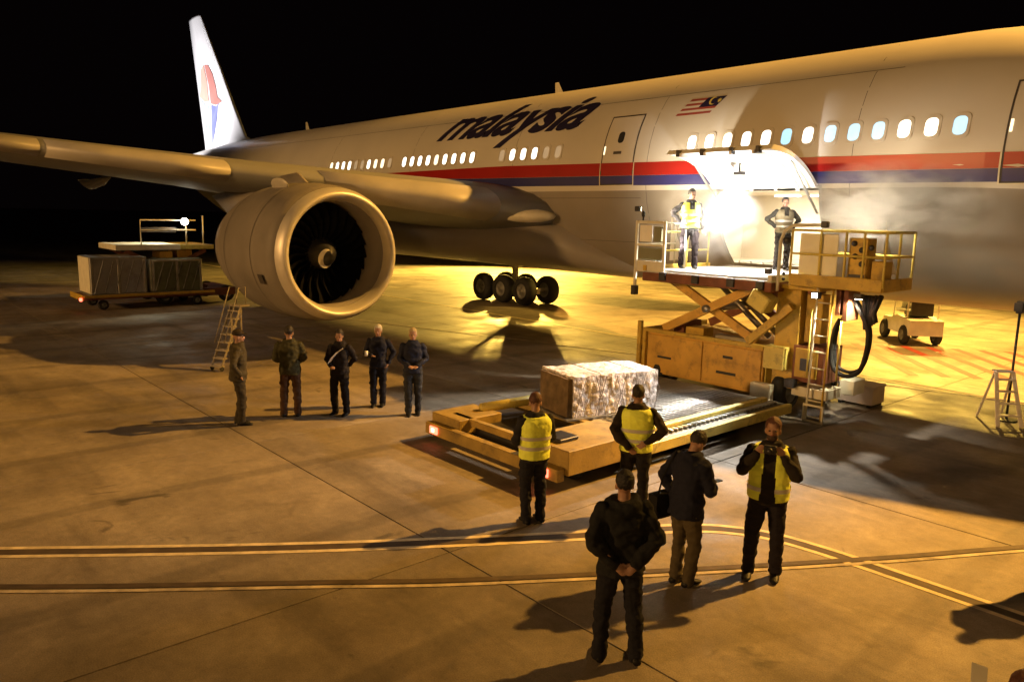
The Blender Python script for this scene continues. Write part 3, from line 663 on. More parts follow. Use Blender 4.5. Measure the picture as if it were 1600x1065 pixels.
# operator platform with rails and console
PX0, PX1, PY0, PY1 = -10.05, -8.2, -5.6, -4.35
part('operator_platform', ld, YEL, lp(PX0, PX1, PY0, PY1, 2.73, 2.82)); part('kick_plate', ld, YEL, lp(PX0, PX1, PY0-.03, PY0-.003, 2.74, 2.98)); part('kick_plate', ld, YEL, lp(PX1+.003, PX1+.03, PY0, PY1, 2.74, 2.98))
posts = [[lq(x, PY0, 2.82), lq(x, PY0, 3.84)] for x in (PX0, -9.45, -8.95, -8.6, PX1)]+[[lq(PX1, y, 2.82), lq(PX1, y, 3.84)] for y in (-5.0, PY1)]
pipes('platform_rail', ld, YELB, .024, *posts, [lq(PX0, PY0, 3.84), lq(PX1, PY0, 3.84), lq(PX1, PY1, 3.84)], [lq(PX0, PY0, 3.38), lq(PX1, PY0, 3.38), lq(PX1, PY1, 3.38)], [lq(PX1, PY1, 3.84), lq(PX0, PY1, 3.84)], [lq(PX1, PY1, 3.38), lq(PX0, PY1, 3.38)])
pipes('bent_pipe', ld, CREAM, .035, [lq(PX0-.25, PY0, 2.6), lq(PX0-.25, PY0, 3.6), lq(PX0-.18, PY0, 3.82), lq(PX0, PY0, 3.93), lq(PX0+.7, PY0, 3.95)])
bm = B()
for k in range(6): ell(bm, lq(PX0-.12, PY0-.02, 2.85+k*.11), (.035, .035, .035))
ob('chain', bm, DARKM, ld, True); bm = B(); ell(bm, lq(PX0-.1, PY0-.03, 3.62), (.09, .06, .09)); ob('warning_horn', bm, DARKM, ld, True)
part('wind_screen', ld, mat('screen_sheet', (.80, .79, .66), .4), lp(-9.9, -9.12, -5.56, -5.54, 2.98, 3.78)); part('console', ld, YEL, lp(-8.93, -8.55, -5.5, -5.2, 2.83, 3.72))
part('console', ld, YEL, lp(-8.5, -8.26, -5.45, -5.1, 2.83, 3.3))
for x, z in ((-8.83, 3.62), (-8.68, 3.5), (-8.8, 3.38), (-8.66, 3.24), (-8.5, 3.55)): bm = B(); ell(bm, lq(x, -5.52, z), (.055, .04, .055)); ob('knob', bm, DARKM, ld, True)
part('label_plate', ld, DARKM, lp(-8.9, -8.6, -5.508, -5.501, 2.98, 3.04), bev=0)
bm = B(); box(bm, *lp(-9.42, -9.28, -5.74, -5.64, 3.9, 4.02)); bmesh.ops.bevel(bm, geom=list(bm.edges), offset=.015, segments=1, affect='EDGES'); wl = ob('work_lamp', bm, DARKM, ld); part('lens', wl, LENS, lp(-9.40, -9.30, -5.637, -5.63, 3.92, 4.0), bev=0)
for q in ((-9.8, -9.65, -5.3, -4.8, 2.56, 2.729), (-9.2, -9.1, -5.3, -4.8, 2.2, 2.729), (-9.05, -8.95, -5.3, -4.8, 2.1, 2.729)): part('platform_bracket', ld, RUST, lp(*q))
# access ladder of the loader
for x in (-9.52, -9.2): pipes('ladder_stile', ld, CREAM if x < -9.3 else YEL, .022, [lq(x, -5.5, .02), lq(x, -5.42, 2.72)])
for k in range(8): pipes('ladder_rung', ld, CREAM, .016, [lq(-9.50, -5.495+k*.01, .12+k*.33), lq(-9.22, -5.495+k*.01, .12+k*.33)], n=6)
pipes('ladder_foot', ld, CREAM, .03, [lq(-9.56, -5.52, .03), lq(-9.56, -5.52, .36), lq(-9.16, -5.52, .36), lq(-9.16, -5.52, .03), lq(-9.56, -5.52, .03)])
pipes('hand_rail', ld, YELB, .02, [lq(-9.05, -5.3, .9), lq(-9.05, -5.3, 2.1)], [lq(-9.62, -5.4, .9), lq(-9.62, -5.4, 2.3)])
hose = crv([(0, 0)]*1+[(0, 0)]) if False else None
HP = [(-8.95, 2.5), (-8.75, 2.2), (-8.62, 1.9), (-8.62, 1.5), (-8.72, 1.12), (-8.95, .98), (-9.2, 1.05), (-9.3, 1.3), (-9.3, 1.8), (-9.2, 2.1)]
hp2 = crv(HP, 5)
pipes('hydraulic_hose', ld, RUBBER, .045, [lq(x, -5.05, z) for x, z in hp2], n=10)
pipes('hydraulic_hose', ld, RUBBER, .035, [lq(x*.985-.13, -4.95, z*.95+.12) for x, z in hp2], n=10)
bm = B(); 
for k in range(5): tube(bm, [lq(-8.78+k*.07, -5.0+.03*k, 2.62), lq(-8.74+k*.05, -5.02+.05*math.sin(k), 2.3), lq(-8.70+k*.045, -5.0, 1.95+.04*k)], .05, 8)
ob('hose_bundle', bm, RUBBER, ld, True)
bm = B(); box(bm, *lp(-8.82, -8.68, -5.37, -5.23, 2.56, 2.66)); wl = ob('work_lamp', bm, DARKM, ld); part('lens', wl, LENS, lp(-8.80, -8.70, -5.35, -5.25, 2.552, 2.558), bev=0)
bm = B(); box(bm, *lp(-9.37, -9.23, -5.97, -5.84, 2.55, 2.68)); wl = ob('work_lamp', bm, DARKM, ld); part('lens', wl, LENS, lp(-9.35, -9.25, -5.978, -5.972, 2.57, 2.66), bev=0)

# ---------------------------------------------------------------- steam drifting in the lamp light, plus a haze for the door's glow
def steam_glow(loc, rad, dens, seed):
    m = bpy.data.materials.new('steam_glow'); m.use_nodes = True; nt = m.node_tree; nt.nodes.remove(nt.nodes['Principled BSDF'])
    pv = nt.nodes.new('ShaderNodeVolumePrincipled'); pv.inputs['Color'].default_value = (.95, .93, .9, 1); nt.links.new(pv.outputs[0], nt.nodes['Material Output'].inputs['Volume'])
    tc = nt.nodes.new('ShaderNodeTexCoord'); n = nt.nodes.new('ShaderNodeTexNoise'); n.inputs['Scale'].default_value = 2.2; n.inputs['Detail'].default_value = 5; n.inputs['Distortion'].default_value = 1.2
    ad = nt.nodes.new('ShaderNodeVectorMath'); ad.inputs[1].default_value = (seed, 0, 0); nt.links.new(tc.outputs['Object'], ad.inputs[0]); nt.links.new(ad.outputs[0], n.inputs['Vector'])
    r1 = nt.nodes.new('ShaderNodeMapRange'); r1.inputs[1].default_value = .42; r1.inputs[2].default_value = .68; nt.links.new(n.outputs['Fac'], r1.inputs[0])
    ln_ = nt.nodes.new('ShaderNodeVectorMath'); ln_.operation = 'LENGTH'; nt.links.new(tc.outputs['Object'], ln_.inputs[0])
    r2_ = nt.nodes.new('ShaderNodeMapRange'); r2_.inputs[1].default_value = 1; r2_.inputs[2].default_value = .35; nt.links.new(ln_.outputs['Value'], r2_.inputs[0])
    m1 = nt.nodes.new('ShaderNodeMath'); m1.operation = 'MULTIPLY'; nt.links.new(r1.outputs[0], m1.inputs[0]); nt.links.new(r2_.outputs[0], m1.inputs[1])
    m2 = nt.nodes.new('ShaderNodeMath'); m2.operation = 'MULTIPLY'; m2.inputs[1].default_value = dens; nt.links.new(m1.outputs[0], m2.inputs[0]); nt.links.new(m2.outputs[0], pv.inputs['Density'])
    bm = B(); ell(bm, (0, 0, 0), (1, 1, 1), None, 20, 14); o = ob('steam_glow', bm, m); o.location = loc; o.scale = rad; o['kind'] = 'stuff'
steam_glow((-9.0, -4.1, 4.35), (2.1, .9, .95), 3.2, 0)
steam_glow((-12.9, -4.3, 4.1), (1.4, 1.0, 1.1), .45, 5)  # this volume stands in for the soft glare before the door opening

# ---------------------------------------------------------------- low cargo platform vehicle with the pallet
tr = thing('cargo_transporter', 'low flat yellow cargo transporter with red tail lamps, carrying the wrapped crate', 'cargo transporter', (-11.35, -9.4, 0))
def tp(*b): return (b[0]+11.35, b[1]+11.35, b[2]+9.4, b[3]+9.4, b[4], b[5])
def tq(x, y, z): return (x+11.35, y+9.4, z)
TX0, TX1, TY0, TY1 = -13.05, -9.7, -12.35, -5.9
part('rear_beam', tr, DYEL, tp(TX0, TX1, TY0-.05, TY0+.1, .16, .36)); part('rear_rail', tr, DYEL, tp(TX0+.25, TX1-.1, TY0+.35, TY0+.47, .38, .50))
part('side_beam', tr, YELB, tp(TX1-.02, TX1+.09, TY0+1.9, TY1, .22, .40)); part('side_beam', tr, DYEL, tp(TX0-.09, TX0+.02, TY0+.2, TY1, .22, .42))
part('wheel_housing', tr, DYEL, tp(TX1-.95, TX1+.06, TY0+.12, TY0+1.85, .24, .62)); part('wheel_housing', tr, DYEL, tp(TX0-.06, TX0+.75, TY0+.14, TY0+1.1, .24, .50))
part('under_frame', tr, DARKM, tp(TX0+.1, TX1-.1, TY0+.5, TY1-.1, .18, .34))
part('cross_beam', tr, DYEL, tp(TX0+.1, TX1-.1, TY0+2.0, TY0+2.14, .342, .44)); part('deck_plate', tr, mat('deck_dull', (.16, .15, .12), .5, .4, .3, 3, .2, 25), tp(TX0+.05, TX1-.05, TY0+2.16, TY1-.02, .342, .39))
rm = None
for k in range(30):
    y = TY0+2.3+k*.135
    if y > TY1-.1: break
    if rm is None:
        bm = B(); tube(bm, [(.12, 0, 0), (TX1-TX0-.12, 0, 0)], .03, 8); rm = ob('roller', bm, STEEL, tr, True, tq(TX0, y, .42))
    else: ob('roller', None, None, tr, loc=tq(TX0, y, .42), mesh=rm.data)
part('guide_rail', tr, YELB, tp(TX1-.35, TX1-.22, TY0+2.2, TY1-.4, .45, .53)); part('guide_rail', tr, DYEL, tp(TX0+.22, TX0+.35, TY0+2.2, TY1-.4, .45, .53))
for x in (TX0+.28, TX1-.28):
    l = part('tail_lamp', tr, TAIL, tp(x-.11, x+.11, TY0-.085, TY0-.052, .2, .33)); part('lamp_core', l, TAILH, tp(x-.035, x+.035, TY0-.092, TY0-.086, .24, .30), bev=0)
for x in (TX0+.35, TX1-.35):
    for y in (TY0+.65, TY1-.9): wheel(tr, x+11.35, y+9.4, .17 if y > -8 else .2, .22)
bm = B(); tube(bm, [tq(TX0+.4, TY0+.9, .54), tq(TX0+.7, TY0+2.6, .60)], .09, 10); ob('roller_drum', bm, YELB, tr, True)
part('control_pedal', tr, DARKM, tp(TX1-.7, TX1-.3, TY0+.3, TY0+.7, .624, .68))
# wrapped crate
ct = thing('wrapped_crate', 'long crate in pale crinkled wrap with brown bare end, on the low yellow platform', 'crate', (-11.35, -10.5, .45), -.235)
FOIL = mat('crinkled_white_wrap', (.84, .78, .78), .45, 0, .6, 11, .9, 30)
CARD = mat('brown_board', (.17, .115, .06), .7, 0, .45, 6, .4, 30)
def crinkle(bm, amp, sc, seed=0):
    for w in bm.verts:
        nn = noise.noise_vector(w.co*sc+Vector((seed, 0, 0))); w.co += nn*amp
def gridbox(bm, x0, x1, y0, y1, z0, z1, n):
    box(bm, x0, x1, y0, y1, z0, z1); bmesh.ops.subdivide_edges(bm, edges=list(bm.edges), cuts=n, use_grid_fill=True)
bm = B(); gridbox(bm, -1.05, 0, .08, 1.95, .02, .76, 22); crinkle(bm, .022, 14); crinkle(bm, .02, 3.5, 9); ob('wrap', bm, FOIL, ct)
bm = B(); gridbox(bm, -1.0, -.02, -.02, .075, .03, .72, 10); crinkle(bm, .012, 9, 3); ob('end_board', bm, CARD, ct)
part('pallet_base', ct, STEEL, (-1.12, .08, -.08, 2.05, -.012, .018), bev=0)
for y in (.62, 1.42):
    bm = B(); tube(bm, [(.035, y, .02), (.045, y, .77), (.02, y, .80), (-1.04, y, .8), (-1.09, y, .77), (-1.09, y, .02)], .006, 6); ob('strap', bm, mat('grey_strap', (.25, .22, .2), .7), ct)
bm = B()
for k in range(9): tube(bm, [(.045, .1+k*.22, .03), (.05, .1+k*.22+.1*((-1)**k), .4), (.045, .1+k*.22, .74)], .007, 5)
ob('net_cord', bm, MATS['grey_strap'], ct)

# ---------------------------------------------------------------- ladders, boxes, background vehicles
def stepladder(loc, rz, h, label, steps=6, w=.42):
    t = thing('step_ladder', label, 'ladder', loc, rz)
    m = mat('ladder_aluminium', (.85, .80, .78), .5, 0, .1, 5)
    for s in (-1, 1):
        bm = B(); bar(bm, (s*w/2, -.42, .01), (s*w/2*.72, 0, h), .035, .07); ob('stile', bm, m, t)
        bm = B(); bar(bm, (s*w/2*1.05, .42, .01), (s*w/2*.72, .05, h), .03, .04); ob('rear_leg', bm, m, t)
    for k in range(steps):
        f = (k+1)/(steps+.6); y = -.42*(1-f); z = h*f; ww = w/2*(1-.28*f)
        bm = B(); box(bm, -ww, ww, y-.05, y+.05, z-.015, z+.015); ob('step', bm, m, t)
    bm = B(); box(bm, -w*.4, w*.4, -.06, .16, h, h+.03); ob('top_plate', bm, m, t)
    bm = B(); bar(bm, (-w*.42, .25, h*.4), (w*.42, .25, h*.4), .02, .03); ob('brace', bm, m, t)
    return t
stepladder((-7.0, -2.25, 0), .75, 1.05, 'short white step ladder standing on the apron at the right, under the nose', 4, .45)
pl = thing('signal_pole', 'thin dark pole with black head behind the short step ladder', 'pole', (-6.95, -1.95, 0))
bm = B(); tube(bm, [(0, 0, .0), (0, 0, 2.25)], .025, 8); ob('pole', bm, DARKM, pl, True); bm = B(); lathe(bm, [(0, .2), (.03, .2), (.05, .03)], axis='z', n=16); ob('base_plate', bm, DARKM, pl); bm = B(); box(bm, -.1, .1, -.1, .1, 2.25, 2.5); bmesh.ops.bevel(bm, geom=list(bm.edges), offset=.04, segments=2, affect='EDGES'); ob('head', bm, DARKM, pl)

# rolling steps at the left beyond the man with the bag
t = thing('rolling_steps', 'pale narrow boarding steps standing beside the left engine', 'steps', (-21.3, -12.75, 0), .35); t.scale = (.62, .7, .76)
m = mat('steps_paint', (.24, .21, .17), .5, .1, .2, 4)
for s in (-1, 1):
    bm = B(); bar(bm, (s*.28, -.55, .03), (s*.28, .45, 2.05), .05, .07); ob('stile', bm, m, t)
    bm = B(); bar(bm, (s*.28, .45, .03), (s*.28, .45, 2.05), .05, .05); ob('upright', bm, m, t)
    pipes('hand_rail', t, m, .018, [(s*.28, -.35, .9), (s*.28, .4, 2.7), (s*.28, .7, 2.7), (s*.28, .7, 2.05)])
for k in range(8):
    f = (k+.6)/8; bm = B(); box(bm, -.30, .30, -.55+f-.10, -.55+f+.10, 2.02*f-.02, 2.02*f+.02); ob('step', bm, mat('steps_tread', (.34, .30, .24), .5), t)
bm = B(); box(bm, -.33, .33, .40, .85, 2.06, 2.11); ob('top_platform', bm, m, t)
for x in (-.28, .28):
    for y in (-.5, .5):
        bm = B(); lathe(bm, [(-.03, .01), (-.03, .08), (.03, .08), (.03, .01)], axis='x', n=14); ob('castor', bm, RUBBER, t, False, (x, y, .08))

# small white equipment box by the loader
t = thing('equipment_box', 'low pinkish white equipment box on the apron right of the yellow loader', 'box', (-9.55, -3.0, 0))
m = mat('pale_box', (.62, .52, .48), .5, 0, .15, 3)
part('body', t, m, (-.4, .4, -.3, .3, .06, .42)); part('lid', t, m, (-.42, .42, -.32, .32, .425, .48)); part('skid', t, DARKM, (-.36, -.28, -.3, .3, 0, .058)); part('skid', t, DARKM, (.28, .36, -.3, .3, 0, .058))

# white baggage tractor beyond
t = thing('baggage_tractor', 'small white tractor with black wheels beyond the loader under the fuselage', 'tractor', (-12.7, 7.6, 0), 2.35); t.scale = (.9, .9, 1.0)
m = mat('tractor_white', (.70, .70, .66), .45, 0, .15, 3)
bm = B(); loft(bm, [[(-1.3, -.6, .35), (-1.3, .6, .35), (-1.3, .6, .85), (-1.3, -.6, .85)], [(-.2, -.62, .35), (-.2, .62, .35), (-.2, .62, .95), (-.2, -.62, .95)], [(.4, -.62, .35), (.4, .62, .35), (.4, .62, .8), (.4, -.62, .8)], [(1.35, -.5, .4), (1.35, .5, .4), (1.35, .5, .75), (1.35, -.5, .75)]]); ob('body', bm, m, t)
part('seat', t, DARKM, (-.75, -.25, -.4, .4, .96, 1.1)); part('backrest', t, DARKM, (-.85, -.76, -.4, .4, .96, 1.5)); pipes('canopy_post', t, m, .03, [(-.9, -.55, .8), (-.9, -.55, 1.75)], [(-.9, .55, .8), (-.9, .55, 1.75)], [(.3, -.55, .8), (.15, -.55, 1.75)], [(.3, .55, .8), (.15, .55, 1.75)]); part('canopy', t, m, (-1.0, .3, -.62, .62, 1.75, 1.82))
pipes('steering_wheel', t, DARKM, .02, [(.1, .2*math.cos(a), 1.15+.2*math.sin(a)) for a in [2*PI*k/12 for k in range(13)]]); part('headlight', t, CREAM, (1.352, 1.40, -.42, -.28, .55, .68)); part('headlight', t, CREAM, (1.352, 1.40, .28, .42, .55, .68)); part('bumper', t, RUST, (1.36, 1.5, -.5, .5, .3, .42))
for x in (-.85, .9):
    for y in (-.58, .58): wheel(t, x, y, .33, .22, axis='y')

# aft loader with a silver container and lit work lamp
al = thing('aft_cargo_loader', 'distant loader with pale deck bar, orange cage and white work lamp left of the engine', 'cargo loader', (-37, -9.0, 0))
part('chassis', al, RUST, (-1.4, 1.4, -1.2, 2.2, .3, .62)); part('deck', al, CREAM, (-1.3, 1.3, -2.6, -.1, 2.28, 2.5)); part('deck', al, YELB, (-1.3, 1.3, -.05, 1.3, 2.3, 2.48))
for x in (-1.1, 1.1):
    for a, b in (((-2.2, .65), (1.0, 2.25)), ((-2.2, 2.25), (1.0, .65))): bm = B(); bar(bm, (x, a[0], a[1]), (x, b[0], b[1]), .1, .16); ob('scissor_arm', bm, RUST, al)
part('cage', al, ORG, (-.3, .9, -.1, .5, 1.4, 2.27)); part('tower', al, ORG, (.2, 1.2, -.9, -.4, .65, 2.2)); pipes('platform_rail', al, CREAM, .03, [(1.2, -1.6, 2.5), (1.2, -1.6, 3.5), (1.2, .6, 3.5)], [(1.2, -1.6, 3.1), (1.2, .6, 3.1)], [(1.2, .2, 2.5), (1.2, .2, 3.5)], [(1.2, .9, 2.5), (1.2, .9, 3.7)])
part('guard_board', al, mat('grey_board', (.3, .3, .33), .5), (1.17, 1.19, -1.6, -.2, 3.0, 3.2))
bm = B(); ell(bm, (1.3, .15, 3.45), (.16, .16, .16)); wl = ob('work_lamp', bm, DARKM, al, True); bm = B(); ell(bm, (1.43, .08, 3.45), (.15, .15, .15)); ob('lens', bm, LENS, wl, True)
for x in (-1.2, 1.2):
    for y in (-.8, 1.8): wheel(al, x, y, .35, .25)
at = thing('flat_trailer', 'long low red-brown trailer under the silver container, left of the engine', 'trailer', (-36, -10.4, 0))
part('bed', at, RUST, (-1.0, 1.0, -2.6, 2.4, .42, .56)); part('edge_rail', at, YEL, (1.003, 1.05, -2.6, 2.4, .50, .60)); part('end_rail', at, YEL, (-1.0, 1.0, -2.66, -2.603, .4, .62)); l = part('tail_lamp', at, TAIL, (.95, 1.07, -2.76, -2.67, .40, .52)); part('tow_bar', at, STEEL, (-.05, .05, 2.41, 3.6, .40, .48))
for x in (-.85, .85):
    for y in (-1.9, 1.7): wheel(at, x, y, .2, .15)
SIL = mat('silver_sheet', (.42, .42, .46), .4, .6, .3, 2, .3, 4, wear=2)
OLV = mat('olive_tarp', (.16, .17, .10), .8, 0, .4, 3, .6, 8)
for y0, y1, zt, m1, lb in ((-2.3, -.25, 1.5, SIL, 'silver air cargo container with bright end, left one on the distant low trailer'), (-.05, 1.95, 1.38, OLV, 'olive covered cargo container, right one on the distant low trailer')):
    ac = thing('cargo_container', lb, 'container', (-36, -10.4, .56), 0, 'containers on the distant trailer')
    part('shell', ac, m1, (-.85, .85, y0, y1, .06, zt)); part('base', ac, STEEL, (-.9, .9, y0-.05, y1+.05, .0, .055)); part('end_sheet', ac, mat('lit_end_cream', (.8, .76, .6), .5), (-.84, .84, y0-.035, y0-.003, .08, zt-.02))  # pale end sheet: light falling on the container end put into its colour
    for k in range(3):
        y = y0+.06+(y1-y0-.12)*k/2; part('rib', ac, STEEL, (.853, .90, y-.05, y+.05, .07, zt-.01))
    part('top_edge', ac, STEEL, (.903, .93, y0, y1, zt-.1, zt-.02))
    bm = B()
    for k in range(5): tube(bm, [(.94, y0+.1+k*(y1-y0-.2)/5, .1), (.94, y0+.1+(k+1)*(y1-y0-.2)/5, zt-.15)], .015, 5)
    ob('net_cord', bm, DARKM, ac)
# apron light masts, far buildings of the dark horizon
def mast(loc, label, lum_aim):
    t = thing('light_mast', label, 'light mast', (loc[0], loc[1], 0), 0, 'apron light masts')
    bm = B(); tube(bm, [(0, 0, 0), (0, 0, loc[2]+.6)], [.28, .12], 12); ob('pole', bm, STEEL, t, True)
    bm = B(); lathe(bm, [(0, .5), (.12, .5), (.16, .3)], axis='z', n=16); ob('base_plate', bm, STEEL, t)
    bm = B(); bar(bm, (-.9, 0, loc[2]+.5), (.9, 0, loc[2]+.5), .12, .12); ob('cross_arm', bm, STEEL, t)
    for x in (-.7, .7):
        bm = B(); box(bm, x-.22, x+.22, -.12, .12, loc[2]+.15, loc[2]+.45); ob('lamp_housing', bm, DARKM, t)
for k, (l, a, pw, c, cone, sz) in enumerate(MASTS):
    mast(l, ['tall light mast beyond the nose of the airliner', 'low light tower close beyond the airliner fuselage', 'low light tower beyond the far wing tip', 'light mast far behind the viewer', 'light mast behind the viewer at the nose side'][k], a)
for (x, y, w, h, lbl) in ((-190, -30, 14, 4.5, 'dim grey service truck far off on the dark apron, left edge'), (-185, -12, 8, 3.6, 'dim grey van far off on the dark apron, nearer the engine')):
    t = thing('distant_vehicle', lbl, 'vehicle', (x, y, 0))
    m = mat('far_vehicle_paint', (.35, .36, .4), .6); part('body', t, m, (-1.2, 1.2, -w/4, w/4, .5, h*.7)); part('cab', t, m, (-1.1, 1.1, w/4+.01, w/4+1.6, .5, h*.5))
    for y_ in (-w/5, w/4+.6): wheel(t, 1.0, y_, .45, .3); wheel(t, -1.0, y_, .45, .3)

# ---------------------------------------------------------------- people
SKIN = mat('skin', (.36, .20, .13), .5, 0, .12, 14); LIP = mat('lips', (.28, .10, .08), .5); EYE = mat('eye', (.03, .025, .02), .2)
def cloth(name, col, rough=.85):
    m = mat('cloth_'+name, tuple(c*.72 for c in col), rough, 0, .12, 3, .2, 70); m.node_tree.nodes['Principled BSDF'].inputs['Specular IOR Level'].default_value = .25; return m
VEST = mat('hi_vis_yellow', (.86, .98, .12), .6, 0, .15, 5, .3, 40)
REFL = mat('reflective_tape', (.62, .62, .58), .3, .3, .1, 5)
def V3(*a): return Vector(a)
def limb(bm, a, b, stations, n=12, squash=1.0):
    """stations: list of (t, radius) between a and b; rounded ends"""
    a, b = Vector(a), Vector(b); d = b-a; x, y = frame_of(d); R = []
    st = [(-stations[0][1]*.6/d.length, stations[0][1]*.7)]+list(stations)+[(1+stations[-1][1]*.6/d.length, stations[-1][1]*.7)]
    for t, rr in st:
        c = a+d*t; R.append([c+(x*math.cos(2*PI*k/n)+y*math.sin(2*PI*k/n)*squash)*rr for k in range(n)])
    loft(bm, R)
def torso_rings(levels, lean, twist=0, infl=0, n=20):
    R = []
    for z, rx, ry, oy in levels:
        R.append([lean(Vector(((rx+infl)*math.copysign(abs(math.cos(a))**.8, math.cos(a)), oy+(ry+infl)*math.copysign(abs(math.sin(a))**.9, math.sin(a)), z))) for a in [2*PI*k/n for k in range(n)]])
    return R
def remesh(bm, vox, name, m, parent, smooth_it=4, wr=0, wsc=9, seed=0, mats_fn=None, cut=None):
    me = bpy.data.meshes.new(name); bmesh.ops.recalc_face_normals(bm, faces=bm.faces); bm.to_mesh(me); bm.free()
    me.name = name+'_rough'
    o = bpy.data.objects.new(name, me); C.objects.link(o); o.parent = parent
    md = o.modifiers.new('r', 'REMESH'); md.mode = 'VOXEL'; md.voxel_size = vox; md.adaptivity = 0
    sm = o.modifiers.new('s', 'SMOOTH'); sm.factor = .5; sm.iterations = smooth_it
    PENDING.append((o, name, m, wr, wsc, seed, mats_fn, cut)); return o
PENDING = []
def finish_remesh():                                    # all remeshed figures in one evaluation
    dg = bpy.context.evaluated_depsgraph_get()
    done = [(p, bpy.data.meshes.new_from_object(p[0].evaluated_get(dg))) for p in PENDING]
    for (o, name, m, wr, wsc, seed, mats_fn, cut), me2 in done:
        o.modifiers.clear(); old = o.data; o.data = me2; bpy.data.meshes.remove(old); me2.name = name; me2.materials.clear()
        for x in (m if isinstance(m, (list, tuple)) else [m]): me2.materials.append(x)
        nv = len(me2.vertices)
        if wr:
            nr = [0.0]*(nv*3); me2.vertices.foreach_get('normal', nr); co = [0.0]*(nv*3); me2.vertices.foreach_get('co', co)
            nz = noise.noise
            for i in range(0, nv*3, 3):
                x, y, z = co[i]*wsc, co[i+1]*wsc, co[i+2]*wsc
                k = (nz((x+seed, y, z*1.6))+.5*nz((x*2.3, y*2.3+seed, z*3)))*wr
                co[i] += nr[i]*k; co[i+1] += nr[i+1]*k; co[i+2] += nr[i+2]*k
            me2.vertices.foreach_set('co', co)
        if cut or mats_fn:
            b2 = B(); b2.from_mesh(me2)
            if cut:
                kill = [f for f in b2.faces if cut(f.calc_center_median())]; bmesh.ops.delete(b2, geom=kill, context='FACES')
            if mats_fn:
                for f in b2.faces: f.material_index = mats_fn(f.calc_center_median())
            b2.to_mesh(me2); b2.free()
        me2.polygons.foreach_set('use_smooth', [True]*len(me2.polygons)); me2.update()
ARMS = {'down': ((.27, -.03, 1.14), (.27, .06, .88)), 'behind': ((.285, -.13, 1.15), (.05, -.20, .94)), 'front': ((.265, .02, 1.14), (.07, .22, 1.02)),
        'akimbo': ((.43, -.08, 1.19), (.21, .03, 1.03)), 'camera': ((.27, .17, 1.20), (.08, .27, 1.52)), 'phone': ((.27, .05, 1.15), (.07, .30, 1.14)),
        'chest': ((.30, .02, 1.15), (.03, .24, 1.22)), 'back_high': ((.37, -.12, 1.18), (.10, -.19, 1.02)), 'pocket': ((.34, -.06, 1.15), (.20, .06, .93)), 'chin': ((.25, .15, 1.18), (.03, .21, 1.44))}
